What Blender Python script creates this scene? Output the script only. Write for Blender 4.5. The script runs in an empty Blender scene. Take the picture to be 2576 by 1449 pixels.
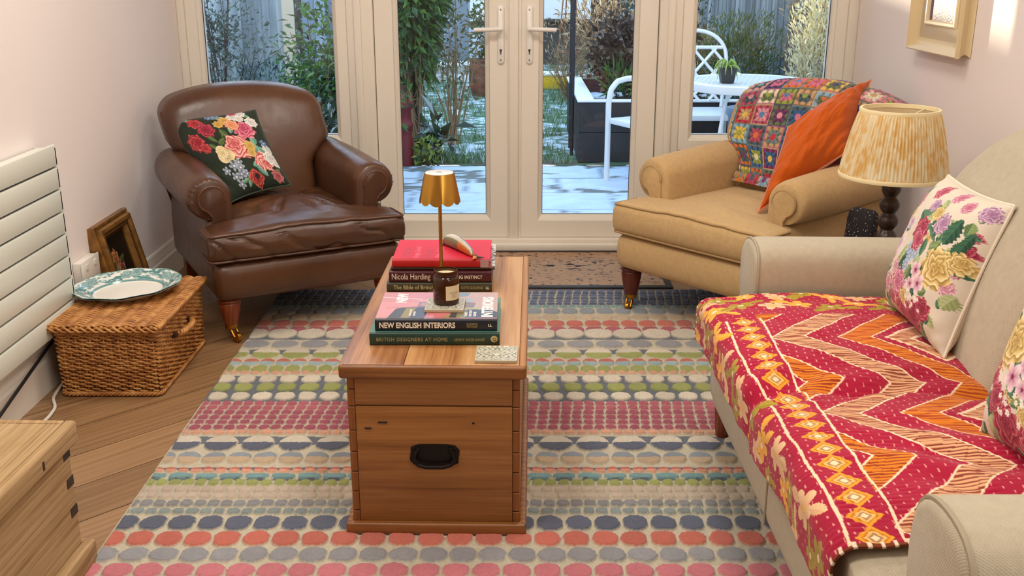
import bpy, bmesh, math, random
import numpy as np
from mathutils import Vector, Matrix, Euler
SC = bpy.context.scene
COL = SC.collection
PI = math.pi
random.seed(7)
RNG = np.random.default_rng(11)

def lin(c):
    """sRGB 0-255 (or hex string) -> linear rgb"""
    if isinstance(c, str):
        c = [int(c[i:i+2], 16) for i in (0, 2, 4)]
    a = np.array(c, dtype=float)/255.0
    return np.where(a <= 0.04045, a/12.92, ((a+0.055)/1.055)**2.4)
def rgba(c): return tuple(float(x) for x in lin(c)) + (1.0,)

# ------------------------------------------------------------------ materials
def newmat(name):
    m = bpy.data.materials.new(name); m.use_nodes = True
    nt = m.node_tree; b = nt.nodes['Principled BSDF']
    return m, nt, b
def node(nt, typ, **kw):
    n = nt.nodes.new(typ)
    for k, v in kw.items():
        if k in n.inputs: n.inputs[k].default_value = v
        else: setattr(n, k, v)
    return n
def ramp(nt, stops):
    r = nt.nodes.new('ShaderNodeValToRGB'); e = r.color_ramp.elements
    while len(e) < len(stops): e.new(0.5)
    for i, (p, c) in enumerate(stops):
        e[i].position = p; e[i].color = rgba(c)
    return r
def mapping(nt, scale=(1, 1, 1), rot=(0, 0, 0), src='Object'):
    tc = nt.nodes.new('ShaderNodeTexCoord'); mp = nt.nodes.new('ShaderNodeMapping')
    mp.inputs['Scale'].default_value = scale; mp.inputs['Rotation'].default_value = rot
    nt.links.new(tc.outputs[src], mp.inputs['Vector']); return mp
def bump(nt, b, height, strength=0.3, dist=0.01):
    bp = node(nt, 'ShaderNodeBump'); bp.inputs['Strength'].default_value = strength
    bp.inputs['Distance'].default_value = dist
    nt.links.new(height, bp.inputs['Height']); nt.links.new(bp.outputs['Normal'], b.inputs['Normal']); return bp
def plain(name, c, rough=0.5, metal=0.0, spec=0.5, var=None, bmp=None, sheen=0, coat=0):
    """var=(scale, colour2, lo, hi) mottling; bmp=(scale, strength, dist)"""
    m, nt, b = newmat(name)
    b.inputs['Base Color'].default_value = rgba(c); b.inputs['Roughness'].default_value = rough
    b.inputs['Metallic'].default_value = metal; b.inputs['Specular IOR Level'].default_value = spec
    b.inputs['Sheen Weight'].default_value = sheen; b.inputs['Coat Weight'].default_value = coat
    if var:
        mp = mapping(nt); n = node(nt, 'ShaderNodeTexNoise', Scale=var[0], Detail=6.0)
        nt.links.new(mp.outputs[0], n.inputs['Vector'])
        r = ramp(nt, [(var[2], c), (var[3], var[1])]); nt.links.new(n.outputs['Fac'], r.inputs[0])
        nt.links.new(r.outputs[0], b.inputs['Base Color'])
    if bmp:
        mp2 = mapping(nt); n2 = node(nt, 'ShaderNodeTexNoise', Scale=bmp[0], Detail=5.0)
        nt.links.new(mp2.outputs[0], n2.inputs['Vector']); bump(nt, b, n2.outputs['Fac'], bmp[1], bmp[2])
    return m
def attrmat(name, rough=0.8, spec=0.3, bmp=None, sheen=0.0, var=0.0):
    """colour comes from the mesh's own pattern attribute"""
    m, nt, b = newmat(name)
    a = node(nt, 'ShaderNodeAttribute'); a.attribute_name = 'Col'
    out = a.outputs['Color']
    if var:
        mp = mapping(nt); n = node(nt, 'ShaderNodeTexNoise', Scale=220.0, Detail=3.0)
        nt.links.new(mp.outputs[0], n.inputs['Vector'])
        hs = node(nt, 'ShaderNodeHueSaturation'); mr = node(nt, 'ShaderNodeMapRange')
        mr.inputs['To Min'].default_value = 1-var; mr.inputs['To Max'].default_value = 1+var
        nt.links.new(n.outputs['Fac'], mr.inputs[0]); nt.links.new(mr.outputs[0], hs.inputs['Value'])
        nt.links.new(out, hs.inputs['Color']); out = hs.outputs[0]
    nt.links.new(out, b.inputs['Base Color'])
    b.inputs['Roughness'].default_value = rough; b.inputs['Specular IOR Level'].default_value = spec
    b.inputs['Sheen Weight'].default_value = sheen
    if bmp:
        mp2 = mapping(nt); n2 = node(nt, 'ShaderNodeTexNoise', Scale=bmp[0], Detail=4.0)
        nt.links.new(mp2.outputs[0], n2.inputs['Vector']); bump(nt, b, n2.outputs['Fac'], bmp[1], bmp[2])
    return m
def woodmat(name, stops, axis=1, scale=6.0, stretch=14.0, rough=0.4, spec=0.5, coat=0.0, grain=0.25, bmp=0.15, src='Object', knots=False, fine=0.4):
    """grain runs along axis (0,1,2)"""
    m, nt, b = newmat(name)
    s = [scale*stretch/4]*3; s[axis] = scale/4
    mp = mapping(nt, tuple(s), src=src)
    n = node(nt, 'ShaderNodeTexNoise', Scale=1.0, Detail=7.0, Roughness=0.62, Distortion=0.7)
    nt.links.new(mp.outputs[0], n.inputs['Vector'])
    s2 = [3.2*scale]*3; s2[axis] = 0.35*scale
    mp2 = mapping(nt, tuple(s2), src=src)
    w = node(nt, 'ShaderNodeTexWave', Scale=0.9, Distortion=7.0, Detail=3.0); w.inputs['Detail Scale'].default_value = 0.9
    w.bands_direction = 'XYZ'[(axis+1) % 3] if axis != 2 else 'X'
    nt.links.new(mp2.outputs[0], w.inputs['Vector'])
    mx = node(nt, 'ShaderNodeMix'); mx.data_type = 'FLOAT'; mx.inputs[0].default_value = grain
    nt.links.new(n.outputs['Fac'], mx.inputs[2]); nt.links.new(w.outputs['Fac'], mx.inputs[3])
    s4 = [170.0]*3; s4[axis] = 3.0; mp4 = mapping(nt, tuple(s4), src=src)
    n4 = node(nt, 'ShaderNodeTexNoise', Scale=1.0, Detail=3.0, Roughness=0.7, Distortion=0.3); nt.links.new(mp4.outputs[0], n4.inputs['Vector'])
    mx4 = node(nt, 'ShaderNodeMix'); mx4.data_type = 'FLOAT'; mx4.inputs[0].default_value = fine
    nt.links.new(mx.outputs[0], mx4.inputs[2]); nt.links.new(n4.outputs['Fac'], mx4.inputs[3]); mx = mx4
    r = ramp(nt, stops); nt.links.new(mx.outputs[0], r.inputs[0])
    out = r.outputs[0]
    if knots:
        mp3 = mapping(nt, (1, 1, 1), src=src); sc = [9.0]*3; sc[axis] = 4.0; mp3.inputs['Scale'].default_value = sc
        v = node(nt, 'ShaderNodeTexVoronoi', Scale=1.0); nt.links.new(mp3.outputs[0], v.inputs['Vector'])
        r2 = ramp(nt, [(0.0, '3a1d0c'), (0.07, '5c3216'), (0.12, 'ffffff')]); nt.links.new(v.outputs['Distance'], r2.inputs[0])
        mm = node(nt, 'ShaderNodeMix'); mm.data_type = 'RGBA'; mm.blend_type = 'MULTIPLY'; mm.inputs[0].default_value = 0.8
        nt.links.new(out, mm.inputs[6]); nt.links.new(r2.outputs[0], mm.inputs[7]); out = mm.outputs[2]
    nt.links.new(out, b.inputs['Base Color'])
    b.inputs['Roughness'].default_value = rough; b.inputs['Specular IOR Level'].default_value = spec
    b.inputs['Coat Weight'].default_value = coat; b.inputs['Coat Roughness'].default_value = 0.25
    bump(nt, b, mx.outputs[0], bmp, 0.004)
    return m
def leafmat(name, cols, rough=0.5, trans=0.25):
    m, nt, b = newmat(name)
    g = nt.nodes.new('ShaderNodeNewGeometry')
    n = len(cols); r = ramp(nt, [((i+0.5)/n, c) for i, c in enumerate(cols)])
    nt.links.new(g.outputs['Random Per Island'], r.inputs[0])
    nt.links.new(r.outputs[0], b.inputs['Base Color']); b.inputs['Roughness'].default_value = rough
    t = nt.nodes.new('ShaderNodeBsdfTranslucent'); nt.links.new(r.outputs[0], t.inputs['Color'])
    mx = nt.nodes.new('ShaderNodeMixShader'); mx.inputs[0].default_value = trans
    nt.links.new(b.outputs[0], mx.inputs[1]); nt.links.new(t.outputs[0], mx.inputs[2])
    nt.links.new(mx.outputs[0], nt.nodes['Material Output'].inputs['Surface'])
    return m
def glassmat(name, tint=(1, 1, 1), refl=0.06):
    m, nt, b = newmat(name); nt.nodes.remove(b)
    t = nt.nodes.new('ShaderNodeBsdfTransparent'); t.inputs['Color'].default_value = (*tint, 1)
    g = nt.nodes.new('ShaderNodeBsdfGlossy'); g.inputs['Roughness'].default_value = 0.0
    f = nt.nodes.new('ShaderNodeFresnel'); f.inputs['IOR'].default_value = 1.45
    mx = nt.nodes.new('ShaderNodeMixShader')
    nt.links.new(f.outputs[0], mx.inputs[0]); nt.links.new(t.outputs[0], mx.inputs[1]); nt.links.new(g.outputs[0], mx.inputs[2])
    nt.links.new(mx.outputs[0], nt.nodes['Material Output'].inputs['Surface'])
    return m

# ------------------------------------------------------------------ geometry
class G:
    """collects vertices and faces for one mesh"""
    def __init__(s): s.v = []; s.f = []; s.c = []; s.n = 0; s.uv = []
    def add(s, v, f, c=None):
        v = np.asarray(v, float).reshape(-1, 3); o = s.n
        s.v.append(v); s.n += len(v)
        s.f += [tuple(int(i)+o for i in q) for q in f]
        if c is not None: s.c.append(np.asarray(c, float).reshape(-1, 3))
        return s
    def xf(s, M):
        M = np.array(M); 
        s.v = [np.c_[a, np.ones(len(a))] @ M.T[:, :3] for a in s.v]; return s
    def box(s, x0, x1, y0, y1, z0, z1, bev=0.0, seg=2, M=None):
        if bev <= 0:
            v = [(x, y, z) for x in (x0, x1) for y in (y0, y1) for z in (z0, z1)]
            f = [(0, 1, 3, 2), (4, 6, 7, 5), (0, 4, 5, 1), (2, 3, 7, 6), (0, 2, 6, 4), (1, 5, 7, 3)]
            v = np.array(v, float)
        else:
            bm = bmesh.new(); bmesh.ops.create_cube(bm, size=1.0)
            for q in bm.verts: q.co = Vector(((x0+x1)/2+q.co.x*(x1-x0), (y0+y1)/2+q.co.y*(y1-y0), (z0+z1)/2+q.co.z*(z1-z0)))
            bmesh.ops.bevel(bm, geom=bm.edges[:], offset=bev, segments=seg, profile=0.5, affect='EDGES')
            bm.verts.index_update(); v = np.array([q.co[:] for q in bm.verts]); f = [[q.index for q in p.verts] for p in bm.faces]; bm.free()
        if M is not None: v = np.c_[v, np.ones(len(v))] @ np.array(M).T[:, :3]
        return s.add(v, f)
    def loft(s, rings, close=True, caps=True):
        """rings: list of (n,3)"""
        R = np.asarray(rings, float); m, n = R.shape[:2]; f = []
        for i in range(m-1):
            for j in range(n if close else n-1):
                k = (j+1) % n; f.append((i*n+j, i*n+k, (i+1)*n+k, (i+1)*n+j))
        if caps and close:
            f.append(tuple(range(n))[::-1]); f.append(tuple((m-1)*n+j for j in range(n)))
        return s.add(R.reshape(-1, 3), f)
    def tube(s, path, r, n=8, closed=False, caps=True):
        P = np.asarray(path, float); m = len(P); r = np.broadcast_to(np.asarray(r, float), (m,))
        if closed: T = np.roll(P, -1, 0)-np.roll(P, 1, 0)
        else: T = np.gradient(P, axis=0)
        T /= np.linalg.norm(T, axis=1)[:, None]+1e-12
        ref = np.array([0, 0, 1.0]) if abs(T[0][2]) < 0.9 else np.array([1.0, 0, 0])
        N = np.zeros_like(P); a = np.cross(T[0], ref); a /= np.linalg.norm(a); N[0] = a
        for i in range(1, m):
            a = N[i-1]-T[i]*np.dot(N[i-1], T[i]); N[i] = a/(np.linalg.norm(a)+1e-12)
        B = np.cross(T, N); th = np.linspace(0, 2*PI, n, endpoint=False)
        R = P[:, None, :]+r[:, None, None]*(np.cos(th)[None, :, None]*N[:, None, :]+np.sin(th)[None, :, None]*B[:, None, :])
        f = []
        for i in range(m if closed else m-1):
            i2 = (i+1) % m
            for j in range(n): k = (j+1) % n; f.append((i*n+j, i*n+k, i2*n+k, i2*n+j))
        if not closed and caps:
            f.append(tuple(range(n))[::-1]); f.append(tuple((m-1)*n+j for j in range(n)))
        return s.add(R.reshape(-1, 3), f)
    def lathe(s, prof, n=24, c=(0, 0, 0), caps=True, wob=None):
        th = np.linspace(0, 2*PI, n, endpoint=False)
        rings = []
        for i, (r, z) in enumerate(prof):
            rr = np.full(n, float(r)); 
            if wob: rr = rr*(1+wob(th, i))
            rings.append(np.c_[c[0]+rr*np.cos(th), c[1]+rr*np.sin(th), np.full(n, c[2]+z)])
        return s.loft(rings, True, caps)
    def grid(s, P, col=None):
        """P (m,n,3)"""
        m, n = P.shape[:2]; I = np.arange(m*n).reshape(m, n)
        f = np.stack([I[:-1, :-1], I[:-1, 1:], I[1:, 1:], I[1:, :-1]], -1).reshape(-1, 4)
        return s.add(P.reshape(-1, 3), f.tolist(), None if col is None else col.reshape(-1, 3))
    def rbox(s, size, r, n=14, fn=None, c=(0, 0, 0)):
        """rounded box with an optional deformation fn(P)->P"""
        h = np.array(size, float)/2; r = min(r, *(h*0.999)); t = np.linspace(-1, 1, n)
        t = np.sign(t)*(1-(1-np.abs(t))**1.35)
        a, b = np.meshgrid(t, t, indexing='ij'); bm = bmesh.new()
        V = []; F = []; o = 0
        for ax in range(3):
            for sg in (-1, 1):
                P = np.zeros((n, n, 3)); P[..., ax] = sg; P[..., (ax+1) % 3] = a if sg > 0 else b; P[..., (ax+2) % 3] = b if sg > 0 else a
                P = P*h; Q = np.clip(P, -(h-r), h-r); d = P-Q; d /= np.linalg.norm(d, axis=-1)[..., None]+1e-12
                V.append((Q+d*r).reshape(-1, 3)); I = np.arange(n*n).reshape(n, n)+o; o += n*n
                F += np.stack([I[:-1, :-1], I[1:, :-1], I[1:, 1:], I[:-1, 1:]], -1).reshape(-1, 4).tolist()
        V = np.concatenate(V); key = np.round(V*1e5).astype(np.int64)
        _, idx, inv = np.unique(key, axis=0, return_index=True, return_inverse=True); inv = inv.reshape(-1)
        V = V[idx]; F = [tuple(dict.fromkeys(int(inv[i]) for i in q)) for q in F]; F = [q for q in F if len(q) > 2]
        V = V+np.array(c)
        if fn is not None: V = fn(V)
        return s.add(V, F)
    def ob(s, name, mat, parent=None, smooth=True, angle=40, loc=None, rotz=None):
        me = bpy.data.meshes.new(name)
        V = np.concatenate(s.v) if s.v else np.zeros((0, 3))
        me.from_pydata(V.tolist(), [], s.f); 
        if s.c:
            C = np.concatenate(s.c); at = me.color_attributes.new('Col', 'FLOAT_COLOR', 'POINT')
            at.data.foreach_set('color', np.c_[C, np.ones(len(C))].astype(np.float32).ravel())
        if s.uv:
            uvl = me.uv_layers.new(name='UVMap'); uvl.data.foreach_set('uv', np.asarray(s.uv, np.float32).ravel())
        me.validate(); me.update()
        bm = None
        if smooth:
            me.polygons.foreach_set('use_smooth', [True]*len(me.polygons))
            if angle < 180: me.set_sharp_from_angle(angle=math.radians(angle))
        o = bpy.data.objects.new(name, me); COL.objects.link(o)
        if mat: me.materials.append(mat)
        if parent is not None: o.parent = parent
        if loc is not None: o.location = loc
        if rotz is not None: o.rotation_euler[2] = rotz
        return o
def fixnormals(o):
    bm = bmesh.new(); bm.from_mesh(o.data); bmesh.ops.recalc_face_normals(bm, faces=bm.faces[:]); bm.to_mesh(o.data); bm.free(); return o

def tag(o, label=None, cat=None, group=None, kind=None):
    if label: o['label'] = label
    if cat: o['category'] = cat
    if group: o['group'] = group
    if kind: o['kind'] = kind
    return o
def thing(name, label, cat, loc=(0, 0, 0), rotz=0.0, group=None, rot=None):
    o = bpy.data.objects.new(name, None); COL.objects.link(o); o.empty_display_size = 0.05
    o.location = loc; o.rotation_euler = rot if rot else (0, 0, rotz)
    return tag(o, label, cat, group)
def struct(o): o['kind'] = 'structure'; return o
def copytree(o, loc=None, rotz=None, parent=None):
    c = o.copy(); COL.objects.link(c); c.parent = parent
    if loc is not None: c.location = loc
    if rotz is not None: c.rotation_euler[2] = rotz
    for ch in list(o.children): copytree(ch, parent=c)
    return c
def text(body, size, mat, parent, M, name='lettering', bold=0.0, sx=1.0, align='LEFT', ext=0.00015, spacing=1.0):
    cu = bpy.data.curves.new(name, 'FONT'); cu.body = body; cu.size = size; cu.extrude = ext; cu.offset = bold
    cu.align_x = align; cu.resolution_u = 3; cu.space_character = spacing
    t = bpy.data.objects.new(name, cu); COL.objects.link(t)
    dg = bpy.context.evaluated_depsgraph_get(); me = bpy.data.meshes.new_from_object(t.evaluated_get(dg))
    bpy.data.objects.remove(t); bpy.data.curves.remove(cu)
    o = bpy.data.objects.new(name, me); COL.objects.link(o); me.materials.clear(); me.materials.append(mat)
    for v in me.vertices: v.co.x *= sx
    o.parent = parent; o.matrix_local = M; return o
def frame_M(o, x, y):
    """matrix with origin o, x axis x, y axis y"""
    x = Vector(x).normalized(); z = x.cross(Vector(y)).normalized(); y = z.cross(x)
    return Matrix(((x.x, y.x, z.x, o[0]), (x.y, y.y, z.y, o[1]), (x.z, y.z, z.z, o[2]), (0, 0, 0, 1)))
def sstep(a, b, x):
    t = np.clip((x-a)/(b-a), 0, 1); return t*t*(3-2*t)
def vnoise(x, y, seed=0, octs=3):
    """cheap smooth value noise, -1..1"""
    r = np.random.default_rng(seed); out = 0; amp = 1; tot = 0
    T = r.random((64, 64))*2-1
    for o in range(octs):
        xs = x*2**o; ys = y*2**o; xi = np.floor(xs).astype(int); yi = np.floor(ys).astype(int); fx = xs-xi; fy = ys-yi
        fx = fx*fx*(3-2*fx); fy = fy*fy*(3-2*fy); g = lambda a, b: T[a % 64, b % 64]
        out = out+amp*((g(xi, yi)*(1-fx)+g(xi+1, yi)*fx)*(1-fy)+(g(xi, yi+1)*(1-fx)+g(xi+1, yi+1)*fx)*fy); tot += amp; amp *= .5
    return out/tot

# ------------------------------------------------------------------ printed patterns (fabric, paper, china)
class Paint:
    def __init__(s, U, V, base):
        s.U = U; s.V = V; s.c = np.zeros(U.shape+(3,))+lin(base)
    def fill(s, m, col):
        s.c[m] = lin(col) if isinstance(col, (str, tuple, list)) else col
    def blend(s, m, a, b, k):
        A = lin(a); B = lin(b); k = k[m][:, None]; s.c[m] = A*(1-k)+B*k
    def ell(s, cx, cy, rx, ry, rot, col, col2=None):
        dx = s.U-cx; dy = s.V-cy; c, q = math.cos(rot), math.sin(rot); x = (dx*c+dy*q)/rx; y = (-dx*q+dy*c)/ry
        m = x*x+y*y < 1
        if col2: s.blend(m, col, col2, np.clip(0.5+0.5*y, 0, 1))
        else: s.fill(m, col)
    def leaf(s, cx, cy, L, W, rot, a, b):
        dx = s.U-cx; dy = s.V-cy; c, q = math.cos(rot), math.sin(rot); x = (dx*c+dy*q)/L; y = (-dx*q+dy*c)/W
        w = np.clip(1-x*x, 0, 1)**0.8*(1+.12*np.sin(x*22)); m = (np.abs(x) < 1) & (np.abs(y) < w)
        k = np.clip(.5+.5*np.sign(y)*.6+.25*np.sin(x*14+np.abs(y)*7), 0, 1); k = np.where(np.abs(y) < .08, 1, k)
        s.blend(m, a, b, k)
    def rose(s, cx, cy, r, dark, mid, light, p=7, ph=0.0, asp=1.0, ox=0.0, oy=0.0):
        dx = s.U-cx; dy = (s.V-cy)/asp; rr = np.hypot(dx, dy)/r; an = np.arctan2(dy, dx)
        m = rr < 1+.10*np.cos(p*an+ph)+.05*np.cos(2*p*an+1.3*ph)
        ex = dx/r-ox; ey = dy/r-oy; r2 = np.hypot(ex, ey); a2 = np.arctan2(ey, ex)
        k = (r2*3.1+.35*np.sin(4*a2+ph+r2*5)+.15*np.sin(9*a2)) % 1.0
        k = np.clip(k*1.15-.1, 0, 1)*np.clip(.25+r2*1.1, 0, 1)
        D, M_, L = lin(dark), lin(mid), lin(light); kk = k[m][:, None]
        s.c[m] = np.where(kk < .5, D+(M_-D)*kk*2, M_+(L-M_)*(kk-.5)*2)
    def daisy(s, cx, cy, r, a, b, ctr, p=6, ph=0.0, deep=.45):
        dx = s.U-cx; dy = s.V-cy; rr = np.hypot(dx, dy)/r; an = np.arctan2(dy, dx)
        e = 1-deep+deep*np.abs(np.cos(p*an/2+ph)); m = rr < e
        s.blend(m, a, b, np.clip(rr/e*.9+.2*np.cos(p*an+2*ph), 0, 1))
        s.fill(rr < .2, ctr)
    def line(s, pts, w, col):
        for (x0, y0), (x1, y1) in zip(pts[:-1], pts[1:]):
            dx, dy = x1-x0, y1-y0; L2 = dx*dx+dy*dy+1e-12
            t = np.clip(((s.U-x0)*dx+(s.V-y0)*dy)/L2, 0, 1)
            s.fill(np.hypot(s.U-x0-t*dx, s.V-y0-t*dy) < w, col)
    def poly(s, pts, col):
        x, y = s.U, s.V; m = np.zeros(x.shape, bool); n = len(pts)
        for i in range(n):
            (x0, y0), (x1, y1) = pts[i], pts[(i+1) % n]
            if y0 == y1: continue
            c = ((y0 > y) != (y1 > y)) & (x < (x1-x0)*(y-y0)/(y1-y0)+x0); m ^= c
        s.fill(m, col)
def uvgrid(nu, nv): 
    u = np.linspace(0, 1, nu); v = np.linspace(0, 1, nv); return np.meshgrid(u, v, indexing='ij')
# ================================================================== the room
DW = 4.74            # inner face of the garden wall
XL, XR, YB, ZC = -1.48, 1.53, -2.2, 2.4
def mitre(g, a0, a1, b0, b1, prof, fn):
    """mitred frame; prof = closed loop of (inset, depth); fn(a,b,d)->xyz"""
    n = len(prof); o = g.n; V = []
    for sa, sb in ((0, 0), (1, 0), (1, 1), (0, 1)):
        for i, d in prof:
            V.append(fn((a0+i) if sa == 0 else (a1-i), (b0+i) if sb == 0 else (b1-i), d))
    F = []
    for k in range(4):
        k2 = (k+1) % 4
        for j in range(n):
            j2 = (j+1) % n; F.append((k*n+j, k*n+j2, k2*n+j2, k2*n+j))
    return g.add(V, F)
yz = lambda a, b, d: (a, d, b)

m_wall = plain('wall_paint', (238, 227, 223), 0.75, spec=0.25, bmp=(90, 0.05, 0.003))
m_white = plain('white_gloss', (236, 230, 220), 0.35)
m_skirt = plain('skirting_paint', (232, 226, 216), 0.4)
m_upvc = plain('white_upvc', (238, 230, 216), 0.28, spec=0.5)
m_gasket = plain('dark_gasket', (50, 48, 46), 0.6)
m_glass = glassmat('window_glass')
m_ceil = plain('ceiling_white', (240, 236, 230), 0.9)

# --- floor: herringbone oak planks
def make_floor():
    g = G(); L, W = 1.08, 0.18; uvs = []
    c, s_ = math.cos(PI/4), math.sin(PI/4)
    def plank(ox, oy, horiz):
        gap = .0012
        if horiz: q = [(ox+gap, oy+gap), (ox+L-gap, oy+gap), (ox+L-gap, oy+W-gap), (ox+gap, oy+W-gap)]; uv = [(0, 0), (L, 0), (L, W), (0, W)]
        else: q = [(ox+gap, oy+gap), (ox+W-gap, oy+gap), (ox+W-gap, oy+L-gap), (ox+gap, oy+L-gap)]; uv = [(0, 0), (0, W), (L, W), (L, 0)]
        P = [((x*c-y*s_), (x*s_+y*c)+1.5) for x, y in q]
        if max(p[0] for p in P) < XL-.02 or min(p[0] for p in P) > XR+.02 or max(p[1] for p in P) < YB or min(p[1] for p in P) > DW+.05: return
        r = random.random()*40, random.random()*40
        P3 = []
        for x, y in P: P3.append((x, y, 0.0))
        g.add(P3, [(0, 1, 2, 3)]); uvs.extend([(a+r[0], b_+r[1]) for a, b_ in uv])
    n = int(L/W)
    for i in range(-60, 60):
        for j in range(-8, 8):
            ox = i*W+j*L*1.0; oy = i*W-j*L*1.0
            plank(ox, oy, True); plank(ox-W, oy-0*W, False) if False else plank(ox+L, oy+W-L, False)
    g.uv = uvs
    return g
gf = make_floor()
def oakmat():
    m, nt, b = newmat('oak_planks')
    mp = mapping(nt, (2.2, 38.0, 1), src='UV')
    n = node(nt, 'ShaderNodeTexNoise', Scale=1.0, Detail=7.0, Roughness=0.6, Distortion=0.8); nt.links.new(mp.outputs[0], n.inputs['Vector'])
    mp2 = mapping(nt, (1.1, 9.0, 1), src='UV')
    w = node(nt, 'ShaderNodeTexWave', Scale=1.3, Distortion=9.0, Detail=3.0); w.inputs['Detail Scale'].default_value = 0.8; w.bands_direction = 'Y'
    nt.links.new(mp2.outputs[0], w.inputs['Vector'])
    mx = node(nt, 'ShaderNodeMix'); mx.data_type = 'FLOAT'; mx.inputs[0].default_value = 0.16
    nt.links.new(n.outputs['Fac'], mx.inputs[2]); nt.links.new(w.outputs['Fac'], mx.inputs[3])
    r = ramp(nt, [(0.2, '80603f'), (0.5, '9c7853'), (0.85, 'b08c64')]); nt.links.new(mx.outputs[0], r.inputs[0])
    gm = nt.nodes.new('ShaderNodeNewGeometry'); r2 = ramp(nt, [(0, 'dcd8d4'), (1, 'ffffff')]); nt.links.new(gm.outputs['Random Per Island'], r2.inputs[0])
    mm = node(nt, 'ShaderNodeMix'); mm.data_type = 'RGBA'; mm.blend_type = 'MULTIPLY'; mm.inputs[0].default_value = 1.0
    nt.links.new(r.outputs[0], mm.inputs[6]); nt.links.new(r2.outputs[0], mm.inputs[7]); nt.links.new(mm.outputs[2], b.inputs['Base Color'])
    b.inputs['Roughness'].default_value = 0.42; bump(nt, b, mx.outputs[0], 0.08, 0.003); return m
flo = struct(gf.ob('floor', oakmat(), smooth=False))
sub = struct(G().box(XL-.1, XR+.1, YB-.1, DW+.12, -.2, -.0015).ob('floor_base', plain('floor_underlay', (110, 84, 60), 0.8), smooth=False))
sub.parent = flo

struct(G().box(XL-.12, XL, YB, DW+.12, -.2, ZC).ob('wall_left', m_wall, smooth=False))
struct(G().box(XR, XR+.12, YB, DW+.12, -.2, ZC).ob('wall_right', m_wall, smooth=False))
struct(G().box(XL-.12, XR+.12, YB-.12, YB, -.2, ZC).ob('wall_front', m_wall, smooth=False))
struct(G().box(XL-.12, XR+.12, YB-.12, DW+.12, ZC, ZC+.1).ob('ceiling', m_ceil, smooth=False))
gw = G(); gw.box(XL, -.735, DW, DW+.12, 0, .468); gw.box(.74, XR, DW, DW+.12, 0, .468); gw.box(XL, XR, DW, DW+.12, 2.12, ZC)
struct(gw.ob('wall_back', plain('panel_white', (236, 230, 220), 0.5), smooth=False))

def skirting(x, sg, y0, y1, name):
    prof = [(0, 0), (.018, 0), (.018, .098), (.013, .106), (.013, .118), (.008, .13), (.008, .142), (.004, .15), (0, .15)]
    g = G(); g.loft([[(x+sg*a, y, b) for a, b in prof] for y in (y0, y1)]); return struct(fixnormals(g.ob(name, m_skirt, angle=25)))
skirting(XL, 1, YB, DW, 'baseboard_left'); skirting(XR, -1, YB, DW, 'baseboard_right')

# --- outer frame, posts, threshold
gt = G()
gt.box(XL, -1.447, DW-.012, DW+.1, .468, 2.12, .004); gt.box(1.487, XR, DW-.012, DW+.1, .468, 2.12, .004)
struct(gt.ob('trim_1', m_upvc))
gt = G(); gt.box(-.733, -.617, DW-.01, DW+.1, 0, 2.12, .005); gt.box(-.700, -.668, DW-.022, DW, 0, 2.12, .006); struct(gt.ob('trim_2', m_upvc))
gt = G(); gt.box(.655, .757, DW-.01, DW+.1, 0, 2.12, .005); gt.box(.69, .722, DW-.022, DW, 0, 2.12, .006); struct(gt.ob('trim_3', m_upvc))
gt = G(); gt.box(-.617, .655, DW-.055, DW+.1, 0.0, .034, .004); gt.box(-.617, .655, DW-.02, DW+.1, .03, .052, .004); struct(gt.ob('trim_4', m_upvc))
gt = G(); gt.box(XL, XR, DW-.012, DW+.1, 2.06, 2.12, .004); struct(gt.ob('trim_5', m_upvc))
gt = G(); gt.box(-.617, .655, DW-.07, DW-.055, 0.0, .007); struct(gt.ob('trim_6', plain('dark_door_strip', (60, 45, 38), .5)))

fprof = [(0, DW), (.004, DW-.004), (.046, DW-.004), (.05, DW), (.052, DW+.01), (.062, DW+.018), (.068, DW+.03), (.068, DW+.075), (0, DW+.075)]
def sidewin(n, x0, x1):
    g = G(); mitre(g, x0, x1, .468, 2.06, fprof, yz)
    w = struct(fixnormals(g.ob('window_%d' % n, m_upvc, angle=30)))
    p = G().box(x0+.06, x1-.06, DW+.048, DW+.054, .53, 2.0).ob('glass_pane', m_glass, w, smooth=False)
    q = G(); mitre(q, x0+.064, x1-.064, .532, 1.996, [(0, DW+.04), (.006, DW+.04), (.006, DW+.047), (0, DW+.047)], yz)
    fixnormals(q.ob('gasket', m_gasket, w, smooth=False))
    return w
sidewin(1, -1.447, -.733)
sidewin(2, .757, 1.487)

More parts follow.
